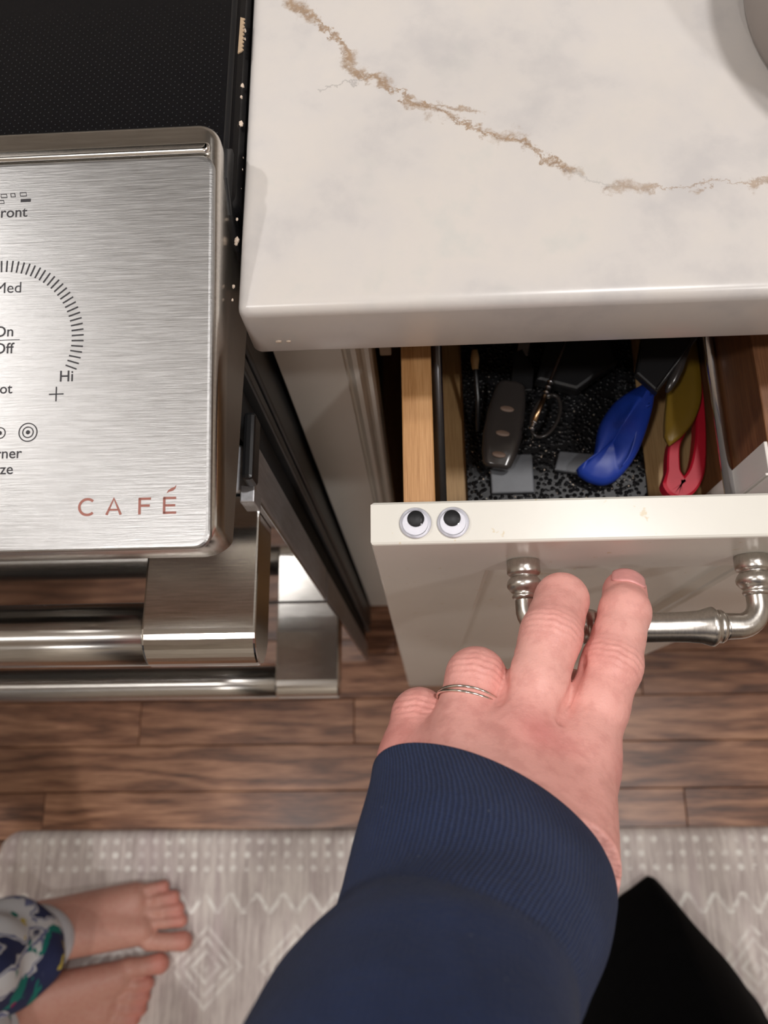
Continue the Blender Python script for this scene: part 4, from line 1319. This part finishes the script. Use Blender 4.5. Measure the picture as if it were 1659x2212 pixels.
person.part('fingernail', mesh_np('nail', Vn, Fn), 'nail', parent=body)

# ring: two thin crossing bands
rc = np.array((0.0172, 0.0166, 0.8612)); rdv = np.array(FING['ring']['j'][1]) - np.array(FING['ring']['j'][0])
Rr = rot_to(rdv)
for k, (ph, dz) in enumerate(((0.0, 0.0009), (PI, -0.0009))):
    pts = []
    for a in np.linspace(0, 2 * PI, 61):
        rad = 0.01255
        off = 0.0011 * math.cos(a - PI / 2 + ph) * 1.0
        pts.append(rc + Rr[:, 0] * rad * math.cos(a) + Rr[:, 2] * rad * math.sin(a) + Rr[:, 1] * off)
    rg = person.part('finger_ring', tube(pts, 0.00055, 8, False), 'silver', label='thin silver ring on the ring finger')

# sweatshirt sleeve
RINGS = [  # centre, half-vector across, half-vector toward the top of the sleeve, v
    ((0.0190, -0.0235, 0.8990), (0.0368, -0.0125, 0.0065), (-0.0050, 0.0220, 0.0190), 0.00),
    ((0.0180, -0.0290, 0.9080), (0.0372, -0.0105, 0.0055), (-0.0030, 0.0225, 0.0195), 0.06),
    ((0.0150, -0.0370, 0.9200), (0.0376, -0.0070, 0.0045), (0.0, 0.0232, 0.0190), 0.14),
    ((0.0100, -0.0490, 0.9370), (0.0375, -0.0010, 0.0015), (0.0, 0.0245, 0.0180), 0.23),
    ((0.0018, -0.0555, 0.9530), (0.0366, -0.0010, 0.0015), (0.0, 0.0255, 0.0175), 0.30),
    ((-0.0035, -0.0615, 0.9670), (0.0362, 0.0, 0.0010), (0.0, 0.0270, 0.0180), 0.36),
    ((-0.0090, -0.0850, 0.9950), (0.0400, 0.0, 0.0), (0.0, 0.0340, 0.0240), 0.45),
    ((-0.0150, -0.1350, 1.0400), (0.0500, 0.0, 0.0), (0.0, 0.0390, 0.0280), 0.60),
    ((-0.0200, -0.1900, 1.0950), (0.0540, 0.0, 0.0), (0.0, 0.0450, 0.0300), 0.75),
    ((-0.0150, -0.2700, 1.1350), (0.0580, 0.0, 0.0), (0.0, 0.0300, 0.0500), 0.90),
    ((-0.0050, -0.3250, 1.2200), (0.0600, 0.01, 0.0), (0.01, 0.0600, 0.0400), 1.05),
    ((0.0150, -0.3650, 1.3200), (0.0650, 0.02, 0.02), (0.01, 0.0700, 0.0200), 1.20),
]
RA = np.array([np.concatenate([c, a, b, [v]]) for c, a, b, v in RINGS])
RS = spline(RA, 10)
n_ = 96
loops, uvv = [], []
for i, q in enumerate(RS):
    c, a, b, v = q[0:3], q[3:6], q[6:9], q[9]
    lp = []
    for t_ in np.linspace(0, 2 * PI, n_, endpoint=False):
        ct_, st_ = math.cos(t_), math.sin(t_)
        vl = v - 0.10 * (0.5 + 0.5 * ct_) ** 1.2 + 0.010 * math.sin(3 * t_)
        fold = 0.010 * math.sin(2 * t_ + 20 * v) * min(1, v * 8)
        up_ = min(1.0, max(0.0, (vl - 0.235) / 0.05)); up_ = up_ * up_ * (3 - 2 * up_)
        fold += up_ * (0.012 + 0.018 * math.sin(3 * t_ + 14 * v) + 0.008 * math.sin(5 * t_ - 22 * v))
        fold += -0.014 * math.exp(-((vl - 0.238) / 0.010) ** 2)
        k = 1.0 + fold
        lp.append(c + a * ct_ * k + b * st_ * k)
    loops.append(lp); uvv.append(v)
# turn the cuff edge in
c, a, b, v = RS[0][0:3], RS[0][3:6], RS[0][6:9], RS[0][9]
ax_ = np.cross(a, b); ax_ /= np.linalg.norm(ax_)
if ax_ @ (RS[3][0:3] - RS[0][0:3]) > 0: ax_ = -ax_
edge = []
for k, s in ((0.86, -0.012), (0.90, -0.002), (0.93, 0.0006), (0.965, 0.0012)):
    edge.append([c + ax_ * s + a * math.cos(t_) * k + b * math.sin(t_) * k for t_ in np.linspace(0, 2 * PI, n_, endpoint=False)])
loops = edge + loops
uvv = [-0.02, -0.01, -0.005, -0.002] + uvv
shirt = person.part('sweatshirt', loft(loops, False, True, uv=uvv), 'navy', label='navy sweatshirt sleeve with a ribbed cuff')

def torso_sdf(P):
    d = cap(P, (0.16, -0.47, 0.86), (0.24, -0.47, 0.86), 0.115, 0.115)
    d = smin(d, cap(P, (0.12, -0.46, 1.20), (0.28, -0.46, 1.20), 0.115, 0.115), 0.12)
    d = smin(d, cap(P, (0.05, -0.44, 1.36), (0.36, -0.46, 1.36), 0.070, 0.070), 0.06)
    d = smin(d, cap(P, (0.20, -0.45, 1.36), (0.20, -0.44, 1.43), 0.075, 0.062), 0.04)
    return d
V, F = sdf_mesh(torso_sdf, (-0.12, -0.66, 0.66), (0.52, -0.24, 1.56), 0.008)
person.part('sweatshirt_body', mesh_np('torso', V, F), 'navy_plain', parent=shirt)

hem = spline(np.array([(0.2925, -0.1660, 0), (0.3060, -0.1740, 0), (0.3420, -0.2190, 0), (0.3850, -0.2760, 0), (0.4230, -0.3300, 0), (0.4150, -0.3950, 0), (0.3300, -0.4200, 0), (0.2150, -0.4000, 0), (0.1850, -0.3400, 0), (0.1980, -0.2550, 0), (0.2380, -0.2030, 0), (0.2740, -0.1780, 0), (0.2925, -0.1660, 0)]), 8)[:-1, :2]
nh = len(hem)
hc_ = hem.mean(0)
ang0 = np.arctan2(hem[:, 1] - hc_[1], hem[:, 0] - hc_[0])
loops = []
for z, cx_, cy_, rx, ry, w in ((MZ + 0.001, 0, 0, 0, 0, 1.0), (0.03, 0, 0, 0, 0, 0.985), (0.10, 0.300, -0.330, 0.075, 0.080, 0.72), (0.25, 0.285, -0.370, 0.072, 0.080, 0.30), (0.45, 0.270, -0.400, 0.075, 0.085, 0.0), (0.70, 0.255, -0.440, 0.090, 0.100, 0.0), (0.88, 0.240, -0.460, 0.100, 0.110, 0.0)):
    lp = []
    for q, a in zip(hem, ang0):
        e = np.array([cx_ + rx * math.cos(a), cy_ + ry * math.sin(a)])
        b = hc_ + (q - hc_) * (1.0 if w > 0.99 else 0.985)
        lp.append((*(b * w + e * (1 - w)), z))
    loops.append(lp)
trs = person.part('trousers', loft(loops), 'black_cloth', label='wide black trousers')
person.part('trouser_leg', loft([[(0.075 + s * 0.09 + rx * math.cos(a), cy_ + ry * math.sin(a), z) for a in np.linspace(0, 2 * PI, 32, endpoint=False)] for z, s, cy_, rx, ry in
            ((MZ + 0.001, 0, -0.40, 0.065, 0.080), (0.10, 0, -0.40, 0.066, 0.078), (0.45, 0.2, -0.41, 0.072, 0.080), (0.70, 0.6, -0.44, 0.088, 0.10), (0.88, 1.0, -0.46, 0.10, 0.11))]), 'black_cloth', parent=trs)

# ================================================================== PERSON 2: bare feet in pyjamas
def foot_prims(P, heel, ankle, ball_o, ball_i, toes, trad, insteps, side=1):
    d = cap(P, heel, ankle, 0.026, 0.030)
    for (a, b, ra, rb) in insteps:
        d = smin(d, cap(P, a, b, ra, rb), 0.020)
    for (base_, tp), r in zip(toes, trad):
        mid = (np.array(base_) * 0.5 + np.array(tp) * 0.5) + np.array([0, 0, 0.004])
        t_ = smin(cap(P, base_, mid, r * 0.95, r * 0.85), cap(P, mid, tp, r * 0.85, r), 0.003)
        d = smin(d, t_, 0.005)
    return d
z0 = MZ
def feet_sdf(P):
    # left foot (nearer the range), toes toward +x
    tl = [((-0.372, -0.2415, z0 + .018), (-0.329, -0.2425, z0 + .0115)), ((-0.374, -0.2200, z0 + .017), (-0.334, -0.2180, z0 + .0095)), ((-0.378, -0.2060, z0 + .016), (-0.339, -0.2030, z0 + .0090)),
          ((-0.384, -0.1930, z0 + .015), (-0.346, -0.1885, z0 + .0088)), ((-0.394, -0.1800, z0 + .014), (-0.361, -0.1760, z0 + .0085))]
    d = foot_prims(P, (-0.545, -0.2240, z0 + .028), (-0.505, -0.2260, z0 + .085), None, None, tl, (0.0125, 0.0088, 0.0085, 0.0082, 0.0080),
                   [((-0.500, -0.228, z0 + .070), (-0.385, -0.228, z0 + .020), 0.030, 0.0185), ((-0.500, -0.214, z0 + .050), (-0.395, -0.196, z0 + .016), 0.028, 0.0155),
                    ((-0.545, -0.224, z0 + .026), (-0.400, -0.185, z0 + .0145), 0.025, 0.0140), ((-0.500, -0.226, z0 + .08), (-0.515, -0.227, 0.22), 0.032, 0.038)])
    # right foot
    tr = [((-0.398, -0.2720, z0 + .019), (-0.359, -0.2690, z0 + .0120)), ((-0.403, -0.2920, z0 + .018), (-0.374, -0.2925, z0 + .0098)), ((-0.408, -0.3060, z0 + .017), (-0.378, -0.3080, z0 + .0092)),
          ((-0.414, -0.3190, z0 + .016), (-0.381, -0.3225, z0 + .0090)), ((-0.422, -0.3320, z0 + .015), (-0.389, -0.3350, z0 + .0086))]
    e = foot_prims(P, (-0.575, -0.3120, z0 + .028), (-0.540, -0.3080, z0 + .085), None, None, tr, (0.0132, 0.0092, 0.0088, 0.0085, 0.0082),
                   [((-0.530, -0.304, z0 + .070), (-0.410, -0.282, z0 + .021), 0.030, 0.0190), ((-0.525, -0.315, z0 + .052), (-0.425, -0.312, z0 + .017), 0.028, 0.0160),
                    ((-0.575, -0.314, z0 + .026), (-0.432, -0.328, z0 + .0150), 0.026, 0.0145), ((-0.540, -0.308, z0 + .08), (-0.562, -0.318, 0.22), 0.032, 0.038)])
    d = np.minimum(d, e)
    # legs continue up to the hips
    for (a, b, ra, rb) in (((-0.525, -0.227, 0.20), (-0.545, -0.225, 0.46), 0.038, 0.050), ((-0.545, -0.225, 0.46), (-0.590, -0.250, 0.80), 0.050, 0.070),
                           ((-0.562, -0.318, 0.20), (-0.590, -0.330, 0.46), 0.038, 0.050), ((-0.590, -0.330, 0.46), (-0.620, -0.340, 0.80), 0.050, 0.070), ((-0.60, -0.25, 0.82), (-0.63, -0.35, 0.82), 0.075, 0.075)):
        d = smin(d, cap(P, a, b, ra, rb), 0.012)
    return np.maximum(d, (MZ + 0.0003) - P[:, 2])
pers2 = Thing('person', (-0.55, -0.27, 0.0), 'barefoot person in patterned pyjamas standing on the mat by the range', 'person')
V, F = sdf_mesh(feet_sdf, (-0.72, -0.45, 0.004), (-0.30, -0.14, 0.92), 0.0022)
me = mesh_np('body', V, F)
C = np.tile(L3((192, 142, 126)), (len(V), 1))
for t_, st in (((-0.327, -0.2425, 0.025), 0.7), ((-0.333, -0.218, 0.024), 0.5), ((-0.338, -0.203, 0.023), 0.5), ((-0.345, -0.1885, 0.023), 0.5), ((-0.36, -0.176, 0.023), 0.5), ((-0.357, -0.269, 0.027), 0.9), ((-0.374, -0.2925, 0.02), 0.7), ((-0.378, -0.308, 0.02), 0.7), ((-0.381, -0.3225, 0.02), 0.7), ((-0.389, -0.335, 0.02), 0.7)):
    C = blend(C, np.exp(-(np.linalg.norm(V - np.array(t_), axis=1) / 0.014) ** 2) * st, L3((208, 124, 112)))
colour_attr(me, C)
pers2.part('body', me, 'skin')
def leg_rings(pts, amp):
    lp = []
    for (c, r, v) in pts:
        ring_ = []
        for a in np.linspace(0, 2 * PI, 40, endpoint=False):
            k = 1 + amp * math.sin(3 * a + v * 9) + amp * 0.6 * math.sin(5 * a - v * 14)
            ring_.append((c[0] + r * k * math.cos(a), c[1] + r * k * math.sin(a), c[2] + 0.004 * math.sin(2 * a + v)))
        lp.append(ring_)
    return lp
pj = None
for (x0, y0, x1, y1, x2, y2, zc) in ((-0.488, -0.2270, -0.548, -0.226, -0.590, -0.250, 0.088), (-0.542, -0.3180, -0.592, -0.330, -0.620, -0.340, 0.088)):
    cuff = [((x0 - 0.002 * i, y0, zc + 0.010 * i), r, 0) for i, r in enumerate((0.038, 0.0425, 0.0440, 0.0440, 0.043))]
    leg = [((x0 - 0.006, y0, zc + 0.036), 0.041, 0.0), ((x0 - 0.007, y0, zc + 0.046), 0.052, 0.15), ((x0 - 0.009, y0, zc + 0.075), 0.061, 0.3), ((x0 - 0.014, y0, zc + 0.12), 0.058, 0.5), ((x0 - 0.020, y0, zc + 0.17), 0.064, 0.8),
           ((x0 - 0.028, y0, zc + 0.25), 0.064, 1.2), ((x1, y1, 0.47), 0.072, 2.0), ((x2, y2, 0.70), 0.088, 3.0), ((x2, y2, 0.90), 0.100, 4.0)]
    arr = np.array([[*c, r, v] for c, r, v in leg]); arr = spline(arr, 6)
    leg = [((q[0], q[1], q[2]), q[3], q[4]) for q in arr]
    o = pers2.part('pyjama_leg', loft(leg_rings(leg, 0.05)), 'pyjama', label='patterned pyjama leg')
    pers2.part('cuff', loft(leg_rings(cuff, 0.01), False, False), 'cuff_cotton', parent=o, label='plain white cuff')
